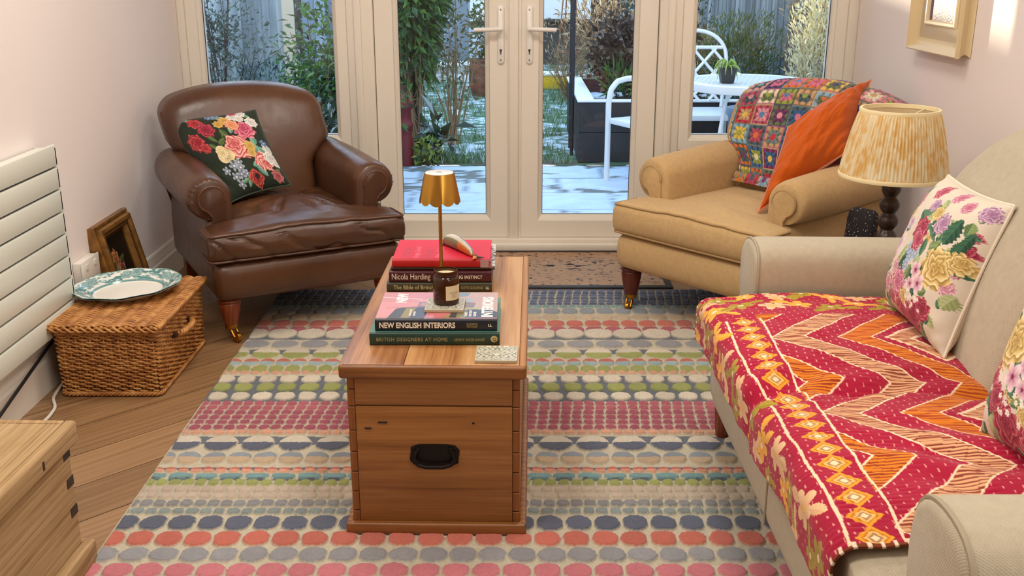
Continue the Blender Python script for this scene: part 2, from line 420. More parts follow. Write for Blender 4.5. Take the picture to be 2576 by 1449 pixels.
# --- french doors
DF = DW+.018
dprof = [(0, DF), (.003, DF-.004), (.082, DF-.004), (.084, DF), (.086, DF+.008), (.098, DF+.02), (.104, DF+.03), (.104, DF+.06), (0, DF+.06)]
m_handle = plain('white_handle_metal', (238, 234, 228), 0.25)
m_chrome = plain('chrome', (200, 200, 200), 0.2, metal=1.0)
m_dark = plain('keyhole_dark', (84, 70, 58), 0.4)
def leafdoor(n, x0, x1, sg, hx):
    g = G(); mitre(g, x0, x1, .052, 2.055, dprof, yz)
    d = struct(fixnormals(g.ob('door_%d' % n, m_upvc, angle=30)))
    G().box(x0+.095, x1-.095, DF+.042, DF+.048, .145, 1.96).ob('glass_pane', m_glass, d, smooth=False)
    q = G(); mitre(q, x0+.101, x1-.101, .153, 1.954, [(0, DF+.034), (.005, DF+.034), (.005, DF+.041), (0, DF+.041)], yz)
    fixnormals(q.ob('gasket', m_gasket, d, smooth=False))
    # handle
    h = G(); pts = []
    for k in range(24):
        a = 2*PI*k/24; pts.append((hx+.0145*math.cos(a), DF-.004, (1.098 if math.sin(a) > 0 else .872)+.0145*math.sin(a)))
    P = np.array(pts); P2 = P.copy(); P2[:, 1] -= .008; P3 = P2.copy(); P3[:, 1] -= .002
    P3[:, 0] = hx+(P3[:, 0]-hx)*.86; P3[:, 2] = .985+(P3[:, 2]-.985)*.985
    h.loft([P, P2, P3]); hd = fixnormals(h.ob('door_handle', m_handle, d, angle=50))
    l = G(); l.tube([(hx, DF-.012, 1.012), (hx, DF-.048, 1.012)], .0085, 12)
    l.tube([(hx+sg*.008, DF-.05, 1.013), (hx-sg*.02, DF-.052, 1.012), (hx-sg*.06, DF-.05, 1.010), (hx-sg*.118, DF-.046, 1.008)], [.009, .0098, .0095, .009], 12)
    l.ob('lever', m_handle, hd)
    k = G(); k.lathe([(.0001, 0), (.0058, 0), (.0058, .002), (.0001, .002)], 16); k.box(-.0026, .0026, -.018, -.004, 0, .002)
    ko = k.ob('keyhole', m_dark, hd, smooth=False); ko.matrix_local = Matrix.Translation((hx, DF-.0138, .918)) @ Matrix.Rotation(PI/2, 4, 'X')
    for z in (1.094, .876):
        sc = G().lathe([(.0001, 0), (.0045, 0), (.004, .0015), (.0001, .002)], 12).ob('screw', m_chrome, hd); sc.matrix_local = Matrix.Translation((hx, DF-.0138, z)) @ Matrix.Rotation(PI/2, 4, 'X')
    return d
d1 = leafdoor(1, -.615, -.018, 1, -.050)
d2 = leafdoor(2, .037, .652, -1, .078)
ga = G(); ga.box(-.022, .042, DF-.010, DF+.0, .04, 2.055, .003); ga.box(-.012, .028, DF-.026, DF-.008, .04, 2.055, .005); ga.box(-.016, -.008, DF-.018, DF-.008, .04, 2.055, .002)
ast = struct(ga.ob('door_seal_trim', m_upvc)); ast.parent = d2

# --- radiator
def radiator():
    r = thing('radiator', 'white flat panel radiator of wide horizontal slats on the left wall', 'radiator', (XL, 2.5, 0))
    pitch = .0716; z0 = .188; y1 = .70
    for k in range(8):
        g = G().box(.052, .066, -.62, y1, z0+k*pitch+.003, z0+(k+1)*pitch-.003, .004, 2); g.ob('slat', m_rad, r)
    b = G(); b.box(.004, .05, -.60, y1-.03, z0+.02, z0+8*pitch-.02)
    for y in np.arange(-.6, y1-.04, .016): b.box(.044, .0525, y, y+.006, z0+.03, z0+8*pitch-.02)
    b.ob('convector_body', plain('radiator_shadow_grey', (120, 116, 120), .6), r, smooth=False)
    t = G(); t.box(.008, .05, -.61, y1-.006, z0+8*pitch-.02, z0+8*pitch-.014)
    t.box(.002, .066, y1-.012, y1-.006, z0+.03, z0+8*pitch-.012)
    t.ob('top_grille', m_rad, r, smooth=False)
    v = G(); v.tube([(.035, y1-.01, .235), (.035, y1+.03, .235)], .009, 12); v.tube([(.035, y1+.028, 0.0), (.035, y1+.028, .27)], .0075, 12)
    v.ob('pipe', m_white, r)
    v = G().lathe([(.011, 0), (.0125, .003), (.0125, .03), (.010, .034)], 16, (.035, y1+.028, .262)); v.ob('valve', m_chrome, r)
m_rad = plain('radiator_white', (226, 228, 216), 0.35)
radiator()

# --- doormat
def doormat():
    t = thing('doormat', 'worn beige doormat with dark rubber edge in front of the garden doors', 'doormat', (.18, 4.41, 0))
    g = G(); g.box(-.49, .49, -.305, .245, 0.0005, .009, .003); g.ob('rubber_border', plain('black_rubber', (38, 40, 46), .55), t)
    nx, ny = 300, 170; U, V = uvgrid(nx, ny); x = -.466+U*.932; y = -.281+V*.52
    n1 = vnoise(x*60, y*90, 3, 3); n2 = vnoise(x*9, y*14, 5, 2)
    p = Paint(x, y, (176, 150, 130)); base = lin((182, 156, 136))*(1+.22*n1[..., None]); warm = lin((190, 140, 96))
    k = sstep(.06, .24, y+.03*n2)[..., None]; p.c = base*(1-k*.6)+warm*k*.6
    st = (vnoise(x*26, y*60, 8, 2) > .42) & (np.abs(y-.03+.02*n2) < .09); p.c[st] = lin((62, 52, 56))
    zz = .0095+.0025*n1*0.5; zz = np.minimum(zz+.0*x, .013); e = np.minimum(np.minimum(U, 1-U)*nx, np.minimum(V, 1-V)*ny); zz = np.where(e < 2, .006, zz)
    gg = G(); gg.grid(np.stack([x, y, zz], -1), p.c); gg.ob('coir_pile', attrmat('doormat_pile', .95, .1, (900, .6, .004)), t, angle=180)
doormat()

gw3 = G(); mitre(gw3, -.65, .85, .95, 2.15, [(0, 0), (0, .03), (.06, .03), (.07, .02), (.07, 0)], lambda a, b, d: (XR-d, a, b))  # added frame and opaque pane on the solid wall behind the fill light
w3 = struct(fixnormals(gw3.ob('window_3', m_upvc, smooth=False))); G().box(XR-.012, XR-.006, -.59, .79, 1.01, 2.09).ob('glass_pane', plain('blank_pane', (236, 240, 244), .3), w3, smooth=False)
# --- rug
def rug():
    py = lambda v: 1.3/math.tan(math.radians(17.5)+math.atan((v-724.5)/2611))
    x0, x1 = -.955, .93; yb, yf = 4.065, 1.55
    nx = 520; ny = 720
    u = np.linspace(x0, x1, nx); v = np.linspace(yf, yb, ny); X, Y = np.meshgrid(u, v, indexing='ij')
    wob = .004*vnoise(X*30, Y*30, 2, 2); Xw = X+wob; Yw = Y+.0035*vnoise(X*26+9, Y*26, 4, 2)
    CREAM = (202, 193, 170); SL = (104, 110, 120); H = np.zeros_like(X); p = Paint(Xw, Yw, CREAM)
    cols = dict(navy=(78, 92, 122), navy2=(92, 108, 140), teal=(122, 160, 162), gblue=(142, 150, 158), beige=(196, 174, 146), coral=(198, 108, 92), pink=(178, 92, 106),
                cream=(214, 203, 184), lime=(156, 162, 92), peach=(220, 160, 132), crim=(164, 80, 98), slate=(92, 98, 116), tan=(194, 168, 138), taupe=(196, 178, 160), grey=(140, 140, 142),
                tgrey=(138, 150, 148), gl=(150, 150, 154), pb=(156, 182, 184), rose=(204, 120, 130))
    def band(a, b, col): m = (Yw <= py(a)) & (Yw >= py(b)); p.fill(m, col); H[m] -= .001
    def row(c, h, pitch, fw, fh, ctop, cbot=None, ex=2.2, off=0.0, cut=None, hgt=.0055):
        ya, yb_ = py(c-h/2), py(c+h/2); yc = (ya+yb_)/2; hh = (ya-yb_)/2*fh
        ph = (Xw-x0)/pitch+off; k = np.floor(ph); fx = (ph-k-.5)/(.5*fw); fy = (Yw-yc)/hh
        d = np.abs(fx)**ex+np.abs(fy)**ex; m = d < 1
        m &= (X > x0+.012) & (X < x1-.012)
        if cut == 'top': m &= fy > 0
        jit = vnoise(k*3.7+c, k*0+c*.37, 6, 1)*.12
        A = lin(cols[ctop]); B = lin(cols[cbot or ctop]); kk = (fy < 0)[..., None]
        cc = np.where(kk, B, A)*(1+jit[..., None]); p.c[m] = cc[m]; H[m] = np.maximum(H[m], hgt*np.clip(1.25-d[m]*.6, 0, 1)**.5+.002)
    P1, P2, P3 = .0335, .068, .104
    for i, c in enumerate((738, 744.5, 751, 758, 765, 772)): row(c, 6.8, P1, .9, .84, 'navy' if i % 2 else 'navy2', ex=3.2, off=.1*i, hgt=.004)
    row(779, 6, P1, .85, .9, 'teal', ex=3)
    row(790.5, 15, P2, .92, .95, 'gblue', off=.2); row(805.5, 13, P2, .92, .95, 'beige', off=.3)
    row(822, 15, P2, .9, .97, 'coral', off=.05, ex=2.6); row(838.5, 16, P2, .9, .95, 'pink', ex=2.6)
    band(846, 860, SL); row(848, 22, P3, .98, .98, 'cream', off=.3)
    row(874, 19, P3, .88, .92, 'gl', off=.0); band(885, 897, SL); row(897.5, 24, P3, .88, .96, 'cream', 'lime', off=.45)
    row(920, 17, P2*.8, .88, .96, 'coral', 'pb', off=.1); row(937, 17, P2*.8, .9, .96, 'lime', off=.3, cut=None); row(946, 6, P1, .8, .9, 'peach', off=.2)
    band(952, 1016, SL)
    row(962, 19, .0695, .84, .94, 'cream', off=.1, ex=2.4); row(983, 20, .0695, .85, .94, 'lime', ex=2.4); row(1005.5, 20, .0695, .85, .94, 'cream', off=-.1, ex=2.4)
    for i, c in enumerate((1024, 1035.5, 1047, 1059, 1071.5, 1084.5)): row(c, 12, P1, .88, .86, 'crim' if i > 1 else 'pink', ex=3, off=.08*i, hgt=.0045)
    row(1097, 10, P1, .88, .9, 'peach', ex=3)
    band(1105, 1124, SL); row(1125, 36, P3, .87, .98, 'cream', 'slate', off=.15); row(1162, 29, .0695, .9, .95, 'gblue', 'tan', off=.4)
    band(1183, 1190, SL); row(1193, 13, P1, .85, .92, 'coral', 'peach', ex=2.6); row(1208, 14, P1*2, .92, .9, 'teal', off=.2, ex=2.6); band(1213.5, 1216, SL)
    row(1224.5, 15, P1, .86, .9, 'lime', ex=3); row(1242, 15, P1, .9, .9, 'taupe', ex=3, off=.3); row(1258.5, 15, P1, .9, .9, 'taupe', ex=3, off=.1)
    row(1277, 17, P1, .9, .9, 'grey', ex=3, off=.2); row(1297, 16, P1, .88, .85, 'tgrey', ex=3, off=.4)
    row(1327, 37, P2, .9, .95, 'slate', off=.12, ex=2.3); row(1366.5, 38, P2, .9, .95, 'coral', off=.25, ex=2.3); row(1407, 37, P2, .92, .94, 'gl', off=.1, ex=2.3); row(1448, 38, P2, .92, .95, 'rose', off=.3, ex=2.3)
    row(1490, 40, P2, .92, .95, 'beige', ex=2.3); row(1535, 42, P2, .92, .95, 'coral', ex=2.3); row(1580, 42, P2, .92, .95, 'slate', ex=2.3)
    pil = vnoise(X*260, Y*260, 9, 2); p.c *= (1+.13*pil+.05*vnoise(X*60, Y*18, 12, 2))[..., None]
    Zz = .0085+H+.0012*pil
    e = np.minimum(np.minimum(X-x0, x1-X), np.minimum(Y-yf, yb-Y)); Zz = np.where(e < .004, .001, Zz)
    g = G(); g.grid(np.stack([X, Y, Zz], -1), np.clip(p.c, 0, 1))
    o = g.ob('rug', attrmat('rug_wool', .95, .1, (700, .8, .003), sheen=.2), angle=180)
    tag(o, 'large cream rug with rows of coloured raised ovals under the trunk', 'rug'); return o
rug()
# ================================================================== armchairs
def leathermat():
    m, nt, b = newmat('brown_leather')
    mp = mapping(nt, (1, 1, 1)); n = node(nt, 'ShaderNodeTexNoise', Scale=4.0, Detail=5.0); nt.links.new(mp.outputs[0], n.inputs['Vector'])
    r = ramp(nt, [(.3, '45291a'), (.55, '583722'), (.8, '6a472c')]); nt.links.new(n.outputs['Fac'], r.inputs[0]); nt.links.new(r.outputs[0], b.inputs['Base Color'])
    v = node(nt, 'ShaderNodeTexVoronoi', Scale=420.0); nt.links.new(mp.outputs[0], v.inputs['Vector'])
    n2 = node(nt, 'ShaderNodeTexNoise', Scale=14.0, Detail=4.0, Distortion=1.5); nt.links.new(mp.outputs[0], n2.inputs['Vector'])
    b1 = node(nt, 'ShaderNodeBump'); b1.inputs['Strength'].default_value = .12; b1.inputs['Distance'].default_value = .001; nt.links.new(v.outputs['Distance'], b1.inputs['Height'])
    b2 = node(nt, 'ShaderNodeBump'); b2.inputs['Strength'].default_value = .16; b2.inputs['Distance'].default_value = .006; nt.links.new(n2.outputs['Fac'], b2.inputs['Height'])
    nt.links.new(b1.outputs[0], b2.inputs['Normal']); nt.links.new(b2.outputs[0], b.inputs['Normal'])
    rr = node(nt, 'ShaderNodeMapRange'); rr.inputs['To Min'].default_value = .22; rr.inputs['To Max'].default_value = .42
    nt.links.new(n2.outputs['Fac'], rr.inputs[0]); nt.links.new(rr.outputs[0], b.inputs['Roughness'])
    b.inputs['Specular IOR Level'].default_value = .55
    return m
def weavemat(name, c1, c2, scale=260.0, strength=.35, rough=.9):
    m, nt, b = newmat(name)
    mp = mapping(nt, (1, 1, 1), rot=(.0, .6, .78))
    n = node(nt, 'ShaderNodeTexNoise', Scale=60.0, Detail=5.0); nt.links.new(mp.outputs[0], n.inputs['Vector'])
    r = ramp(nt, [(.3, c1), (.7, c2)]); nt.links.new(n.outputs['Fac'], r.inputs[0])
    w = node(nt, 'ShaderNodeTexWave', Scale=scale*.3, Distortion=1.2); w.bands_direction = 'X'; nt.links.new(mp.outputs[0], w.inputs['Vector'])
    w2 = node(nt, 'ShaderNodeTexWave', Scale=scale*.3, Distortion=1.2); w2.bands_direction = 'Y'; nt.links.new(mp.outputs[0], w2.inputs['Vector'])
    ad = node(nt, 'ShaderNodeMath'); ad.operation = 'MULTIPLY'; nt.links.new(w.outputs['Fac'], ad.inputs[0]); nt.links.new(w2.outputs['Fac'], ad.inputs[1])
    nt.links.new(r.outputs[0], b.inputs['Base Color']); b.inputs['Roughness'].default_value = rough; b.inputs['Specular IOR Level'].default_value = .2
    b.inputs['Sheen Weight'].default_value = .15
    bump(nt, b, ad.outputs[0], strength, .002); return m
m_brass = plain('brass', (176, 128, 50), .28, metal=1.0)
m_mahog = woodmat('mahogany', [(.3, '4a1a10'), (.6, '64281a'), (.8, '7a3a22')], axis=2, scale=8, rough=.3)
m_redwood = woodmat('red_brown_wood', [(.3, '6a2c16'), (.6, '8a4424'), (.8, '9c5530')], axis=2, scale=8, rough=.32)
m_blackdust = plain('black_dustcover', (30, 28, 28), .9)

def caster_leg(root, x, y, ztop, m_wood, ang=0.3, caster=True):
    g = G(); h = ztop; b0 = .062 if caster else 0.0
    g.lathe([(.024, b0), (.026, b0+.01), (.030, b0+.03), (.037, b0+(h-b0)*.55), (.040, b0+(h-b0)*.74), (.036, b0+(h-b0)*.79), (.043, b0+(h-b0)*.83), (.043, b0+(h-b0)*.88), (.036, b0+(h-b0)*.92), (.044, h)], 24, (x, y, 0))
    l = g.ob('leg', m_wood, root, angle=60)
    if caster:
        k = G(); k.lathe([(.026, .088), (.027, .086), (.023, .05), (.0001, .046)], 20, (x, y, 0))
        c, s_ = math.cos(ang), math.sin(ang)
        for q in (-1, 1):
            k.tube([(x, y, .055), (x+c*.012-s_*.011*q, y+s_*.012+c*.011*q, .045), (x+c*.03-s_*.011*q, y+s_*.03+c*.011*q, .02)], [.008, .006, .005], 8)
        k.ob('ferrule', m_brass, l, angle=50)
        wv = G(); wv.lathe([(.0001, -.009), (.014, -.009), (.0185, -.006), (.019, 0), (.0185, .006), (.014, .009), (.0001, .009)], 20)
        wv.xf(Matrix.Translation((x+c*.03, y+s_*.03, .0195)) @ Matrix.Rotation(ang, 4, 'Z') @ Matrix.Rotation(PI/2, 4, 'X')); wv.ob('castor_wheel', m_brass, l)
    return l
def loopy(pts, closed=True, n=140):
    P = np.array(pts, float); 
    if closed: P = np.vstack([P, P[:1]])
    d = np.r_[0, np.cumsum(np.linalg.norm(np.diff(P, axis=0), axis=1))]; t = np.linspace(0, d[-1], n, endpoint=not closed)
    return np.stack([np.interp(t, d, P[:, k]) for k in range(3)], -1)
def rrect(x0, x1, y0, y1, r, z, n=6):
    out = []
    for cx, cy, a0 in ((x1-r, y1-r, 0), (x0+r, y1-r, PI/2), (x0+r, y0+r, PI), (x1-r, y0+r, 1.5*PI)):
        for k in range(n+1): a = a0+PI/2*k/n; out.append((cx+r*math.cos(a), cy+r*math.sin(a), z))
    return out

def armchair(name, label, loc, rotz, W, D, zb, zc, zs, za, zt, mat, mpipe, mleg, crown, wr, caster, creases=0.0, bw=.004, bs=0.0, lx=.052):
    t = thing(name, label, 'armchair', loc, rotz)
    # base rail, slightly bulging front
    def fb(P):
        k = np.clip((P[:, 2]-zb)/(zc-zb), 0, 1); P = P.copy(); f = (P[:, 1] < D*.3)
        P[:, 1] -= f*.012*np.sin(k*PI); return P
    G().rbox((W, D-.06, zc-zb), .035, 16, fb, (W/2, (D-.06)/2, (zb+zc)/2)).ob('base', mat, t, angle=180)
    # arms: scroll section swept from front to back
    R = .075; yA, yB = .155, D-.06
    def section(sg, sc=1.0, grow=1.0, dz=0.0, da=0.0):
        cx, cz = .028, za-R+dz; pts = []
        pts.append((.118, zb+.12)); pts.append((.116, (zb+cz)/2+.06)); 
        for k in range(27):
            a = math.radians(8+ (292-8)*k/26); pts.append((cx+.012*(1-k/26)+R*grow*math.cos(a), cz+R*grow*math.sin(a)))
        pts.append((.012, cz-R*.9-.02)); pts.append((.004, zb+.16)); pts.append((.004, zb+.02)); pts.append((.06, zb+.02))
        P = np.array(pts); c = np.array([.055, (zb+za)/2+.06]); P = c+(P-c)*np.array([sc, .5+.5*sc])
        return P
    for sg in (0, 1):
        rings = []
        for y, sc in ((yA, .80), (yA+.006, .90), (yA+.018, .965), (yA+.04, 1.0), (yA+.12, 1.0), (yA+.25, 1.0), (yA+.38, 1.0), (yB-.05, 1.0), (yB, .96)):
            kk = (y-yA)/(yB-yA); S = section(sg, sc, 1+.10*math.sin(kk*PI*.8), dz=.012*kk)
            x = S[:, 0] if sg == 0 else W-S[:, 0]
            rings.append(np.c_[x, np.full(len(S), y), S[:, 1]])
        a = G().loft(rings); ao = fixnormals(a.ob('arm', mat, t, angle=70))
        # inset facing panel with piping, on the arm's front
        cx, cz, r = .034, za-R, .046
        out = [(.088, zb+.14)]
        for k in range(19):
            an = math.radians(-8+(250+8)*k/18); out.append((cx+.006+r*math.cos(an), cz+r*math.sin(an)))
        out += [(.036, cz-r-.015), (.030, zb+.14)]
        O = np.array(out); mid = O.mean(0)
        X = (lambda q: q) if sg == 0 else (lambda q: W-q)
        r0 = np.c_[X(O[:, 0]), np.full(len(O), yA+.004), O[:, 1]]; r1 = r0.copy(); r1[:, 1] = yA-.007
        r2 = np.c_[X(mid[0]+(O[:, 0]-mid[0])*.9), np.full(len(O), yA-.011), mid[1]+(O[:, 1]-mid[1])*.97]
        pf = G().loft([r0, r1, r2]); pfo = fixnormals(pf.ob('arm_facing', mat, ao, angle=50))
        pp = loopy(r1[1:-1], closed=False, n=70); pp[:, 1] -= .001
        G().tube(pp, .0042, 6).ob('piping', mpipe, ao)
        if wr:   # gathered leather around the scroll
            q = G()
            for k in range(22):
                an = math.radians(-5+215*k/21+random.uniform(-4, 4)); rr0, rr1 = .054, .074+random.uniform(-.006, .006)
                pts = []
                for m_ in range(5):
                    f = m_/4; rr = rr0+(rr1-rr0)*f; pts.append((X(cx+rr*math.cos(an+f*.1)), yA+.003+.02*f*f*f, cz+rr*math.sin(an+f*.1)*.97))
                q.tube(pts, [.0005, .0022, .003, .002, .0004], 6)
            q.ob('gathers', mat, ao)
    # back: leans and arches
    y0, lean, th = D-.30, .15, .17; zb0 = zc-.02; hw = W/2+bw
    def fbk(P):
        P = P.copy(); k = np.clip((P[:, 2]-zb0)/(zt-zb0), 0, 1.1); s_ = np.clip((P[:, 0]-W/2)/hw, -1.1, 1.1)
        low = 1-sstep(za-.08, za+.05, P[:, 2])
        P[:, 0] = W/2+(P[:, 0]-W/2)*(1-.30*low)*(1+.02*k)
        P[:, 2] -= .060*np.abs(s_)**2.4*sstep(.55, 1.0, k)
        P[:, 1] += lean*k+.03*k*k-.022*s_**2*sstep(.2, .9, k)*(P[:, 1] < y0+th/2)
        fr = P[:, 1] < y0+lean*k+th*.35
        P[:, 1] -= fr*.03*np.clip(1-s_**2, 0, 1)*np.sin(np.clip(k, 0, 1)*PI)
        P[:, 0] += bs*sstep(.3, .9, k)
        return P
    bk = G().rbox((hw*2, th, zt-zb0), .06, 26, fbk, (W/2, y0+th/2, (zb0+zt)/2)).ob('backrest', mat, t, angle=180)
    base = []
    nn = 24
    for sgx in (-1, 1):
        x = W/2+sgx*(hw-.002); q = [(x, y0+.055, zb0+(zt-.04-zb0)*k/nn) for k in range(8, nn+1)]
        P = fbk(np.array(q)); P[:, 0] += sgx*.001; G().tube(P, .0042, 6).ob('piping', mpipe, bk)
    # T-shaped seat cushion
    hC = zs-zc; xc = W/2; Wc = W+.035; Dc = D-.20
    gc = G(); cw = (W-.21)/Wc
    def fc(P):
        P = P.copy(); y = P[:, 1]; k = 1-(1-cw)*sstep(.125, .165, y); sx = (P[:, 0]-xc)/(Wc/2)
        P[:, 0] = xc+(P[:, 0]-xc)*k; sy = np.clip((y+.01)/(Dc), 0, 1)
        top = (P[:, 2] > zc+hC*.5); cr = np.clip(1-sx**2, 0, 1)*np.sin(np.clip(sy*.92+.08, 0, 1)*PI)**.8
        P[:, 2] += top*crown*cr
        fr = sstep(.08, .0, y); P[:, 1] -= fr*.014*np.sin(np.clip((P[:, 2]-zc)/hC, 0, 1)*PI)*np.clip(1.0-.5*sx**2, 0, 1)
        wv = vnoise(P[:, 0]*7, P[:, 1]*7, 5, 3); P[:, 2] += top*.010*wv*np.clip(1-sx**4, 0, 1)
        if creases:
            an = np.arctan2(P[:, 1]-.36, P[:, 0]-W*.55); d = np.hypot(P[:, 1]-.36, P[:, 0]-W*.55)
            c1 = np.maximum(0, np.sin(an*11+6*vnoise(P[:, 0]*5, P[:, 1]*5, 3, 2)))**5
            P[:, 2] -= top*creases*c1*np.exp(-((d-.14)/.11)**2)
            c2 = np.maximum(0, np.sin(P[:, 0]*34+P[:, 2]*60+5*vnoise(P[:, 0]*9, P[:, 2]*9, 2, 2)))**6
            P[:, 1] += fr*creases*.5*c2*(P[:, 2] < zc+hC*.9)
        else:
            an = P[:, 1]*30+P[:, 0]*14+5*vnoise(P[:, 0]*4, P[:, 1]*4, 7, 2); P[:, 2] += top*.007*np.sin(an)*np.exp(-((P[:, 1]-.2)/.15)**2)*np.clip(1-np.abs(sx), 0, 1)
        return P
    gc.rbox((Wc, Dc, hC), .03, 64, fc, (xc, Dc/2-.012, zc+hC/2)); cu = gc.ob('seat_cushion', mat, t, angle=180)
    for z in (zs-.006, zc+.006):
        P = loopy(rrect(xc-Wc/2+.006, xc+Wc/2-.006, -.012+.006, -.012+Dc-.006, .022, z), n=260); P = fc(P); G().tube(P, .0045, 6, closed=True).ob('piping', mpipe, cu)
    for x in (lx, W-lx):
        caster_leg(t, x, .062, zb+.01, mleg, ang=-1.2 if x < W/2 else -2.0, caster=caster)
        l = G(); l.loft([[(x-.022, D-.13, 0.0), (x+.022, D-.13, 0), (x+.022, D-.09, 0), (x-.022, D-.09, 0)], [(x-.028, D-.18, zb+.01), (x+.028, D-.18, zb+.01), (x+.028, D-.12, zb+.01), (x-.028, D-.12, zb+.01)]]); l.ob('rear_leg', mleg, t, smooth=False)
    return t, fbk, dict(y0=y0, zb0=zb0, zt=zt, hw=hw, W=W, th=th)
m_leather = leathermat(); m_lpipe = plain('leather_piping', (92, 56, 36), .4)
m_beige = weavemat('oatmeal_weave', (192, 158, 110), (200, 168, 120)); m_bpipe = plain('oatmeal_piping', (178, 146, 100), .85)
lc, lfb, lp = armchair('leather_armchair', 'brown leather armchair with rolled arms and brass castors in the corner', (-1.02, 3.42, 0), math.radians(28), .69, .85, .16, .305, .405, .575, .83,
    m_leather, m_lpipe, m_redwood, .045, True, True, creases=.016, bw=-.028, bs=-.028)
bc, bfb, bp = armchair('fabric_armchair', 'oatmeal fabric armchair with rolled arms under a crochet blanket by the doors', (.395, 3.83, 0), math.radians(-48), .67, .84, .175, .315, .43, .585, .84,
    m_beige, m_bpipe, m_mahog, .03, False, True, lx=.032)

# ------------------------------------------------------------------ crochet blanket draped over the fabric armchair
def crochet():
    t_o = thing('crochet_blanket', 'multicoloured granny square crochet blanket draped over the back of the fabric armchair', 'blanket', bc.location, math.radians(-48))
    W, y0, zb0, zt, hw, th = (bp[k] for k in ('W', 'y0', 'zb0', 'zt', 'hw', 'th'))
    # path up the front of the backrest, over the top and down behind
    path = []; 
    zseat = .455
    path += [(y0-.035, zseat), (y0-.02, zseat+.03)]
    for k in np.linspace(.28, .93, 26): path.append((y0+.0, zb0+(zt-zb0)*k))
    for a in np.linspace(0, PI, 12): path.append((y0+th/2-.085*math.cos(a), zt-.05+.052*math.sin(a)))
    for k in np.linspace(.88, .45, 12): path.append((y0+th, zb0+(zt-zb0)*k))
    path = np.array(path); d = np.r_[0, np.cumsum(np.linalg.norm(np.diff(path, axis=0), axis=1))]
    sq = .080; L = d[-1]; nv = 420; nu = 380; v = np.linspace(0, L, nv); u = np.linspace(.05, W+.02, nu)
    U, V = np.meshgrid(u, v, indexing='ij'); PY = np.interp(V, d, path[:, 0]); PZ = np.interp(V, d, path[:, 1])
    P = np.stack([U, PY, PZ], -1).reshape(-1, 3)
    Q = fbk_off(P, zt, zb0)
    # squares
    a = U/sq+.25; b = V/sq+.15; b = b+.03*np.sin(U*9); i = np.floor(a).astype(int); j = np.floor(b).astype(int); fx = (a-i-.5)*2; fy = (b-j-.5)*2
    pal = ['c8384a', 'd87a96', '8a3a6a', '4a2c6e', '5d86b4', '8fb4c8', '6b7a5a', 'e0c25a', 'd8773a', 'e6dcc0', '50666e', 'b8506a', '9aa84e', '3f6a9a', 'c9a27a', '7a8c8c', 'e29aa6', '72406a']
    pl = np.array([lin(c) for c in pal]); rg = np.random.default_rng(5); T = rg.integers(0, len(pal), (40, 40, 4))
    for q in range(1, 4): T[..., q] = np.where(T[..., q] == T[..., q-1], (T[..., q]+5) % len(pal), T[..., q])
    edge = np.array([lin(c) for c in ('6e7a80', '5a4a6e', '8c6a4a', 'b86a86', '6a8a96', 'c0a880', '4e5e58')])
    m = np.maximum(np.abs(fx), np.abs(fy)); r = np.hypot(fx, fy); an = np.arctan2(fy, fx)
    ii = i % 40; jj = j % 40; C = pl[T[ii, jj, 0]].copy(); H = np.full(U.shape, .004)
    e1 = edge[(ii*3+jj*5) % 7]
    out = m > .9; C[out] = e1[out]; H[out] = .0065
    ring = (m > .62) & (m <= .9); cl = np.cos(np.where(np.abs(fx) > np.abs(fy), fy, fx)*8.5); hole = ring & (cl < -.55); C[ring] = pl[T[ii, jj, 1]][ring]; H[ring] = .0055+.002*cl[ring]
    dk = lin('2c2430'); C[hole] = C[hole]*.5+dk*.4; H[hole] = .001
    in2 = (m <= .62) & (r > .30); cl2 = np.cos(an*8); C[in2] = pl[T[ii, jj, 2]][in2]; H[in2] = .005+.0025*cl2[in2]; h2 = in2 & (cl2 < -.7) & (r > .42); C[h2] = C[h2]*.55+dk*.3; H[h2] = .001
    ce = r <= .30; C[ce] = pl[T[ii, jj, 3]][ce]; H[ce] = .0065
    fl = vnoise(U*420, V*420, 3, 2); C = C*(1+.22*fl[..., None]); H = H+.0012*fl
    Pg = Q.reshape(nu, nv, 3); N = np.cross(np.gradient(Pg, axis=0), np.gradient(Pg, axis=1)); N /= np.linalg.norm(N, axis=-1)[..., None]+1e-9
    sgn = np.sign(N[nu//2, 60, 1]); N = N*(-sgn)
    fold = .006*vnoise(U*6, V*5, 14, 2)
    Pg = Pg+N*(H+.008+np.abs(fold))[..., None]
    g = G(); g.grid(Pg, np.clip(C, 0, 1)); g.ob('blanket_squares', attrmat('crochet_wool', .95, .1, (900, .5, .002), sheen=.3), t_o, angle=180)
def fbk_off(P, zt, zb0):
    lo = P[:, 2] < zb0+.28*(zt-zb0); Q = bfb(P); 
    return Q
crochet()

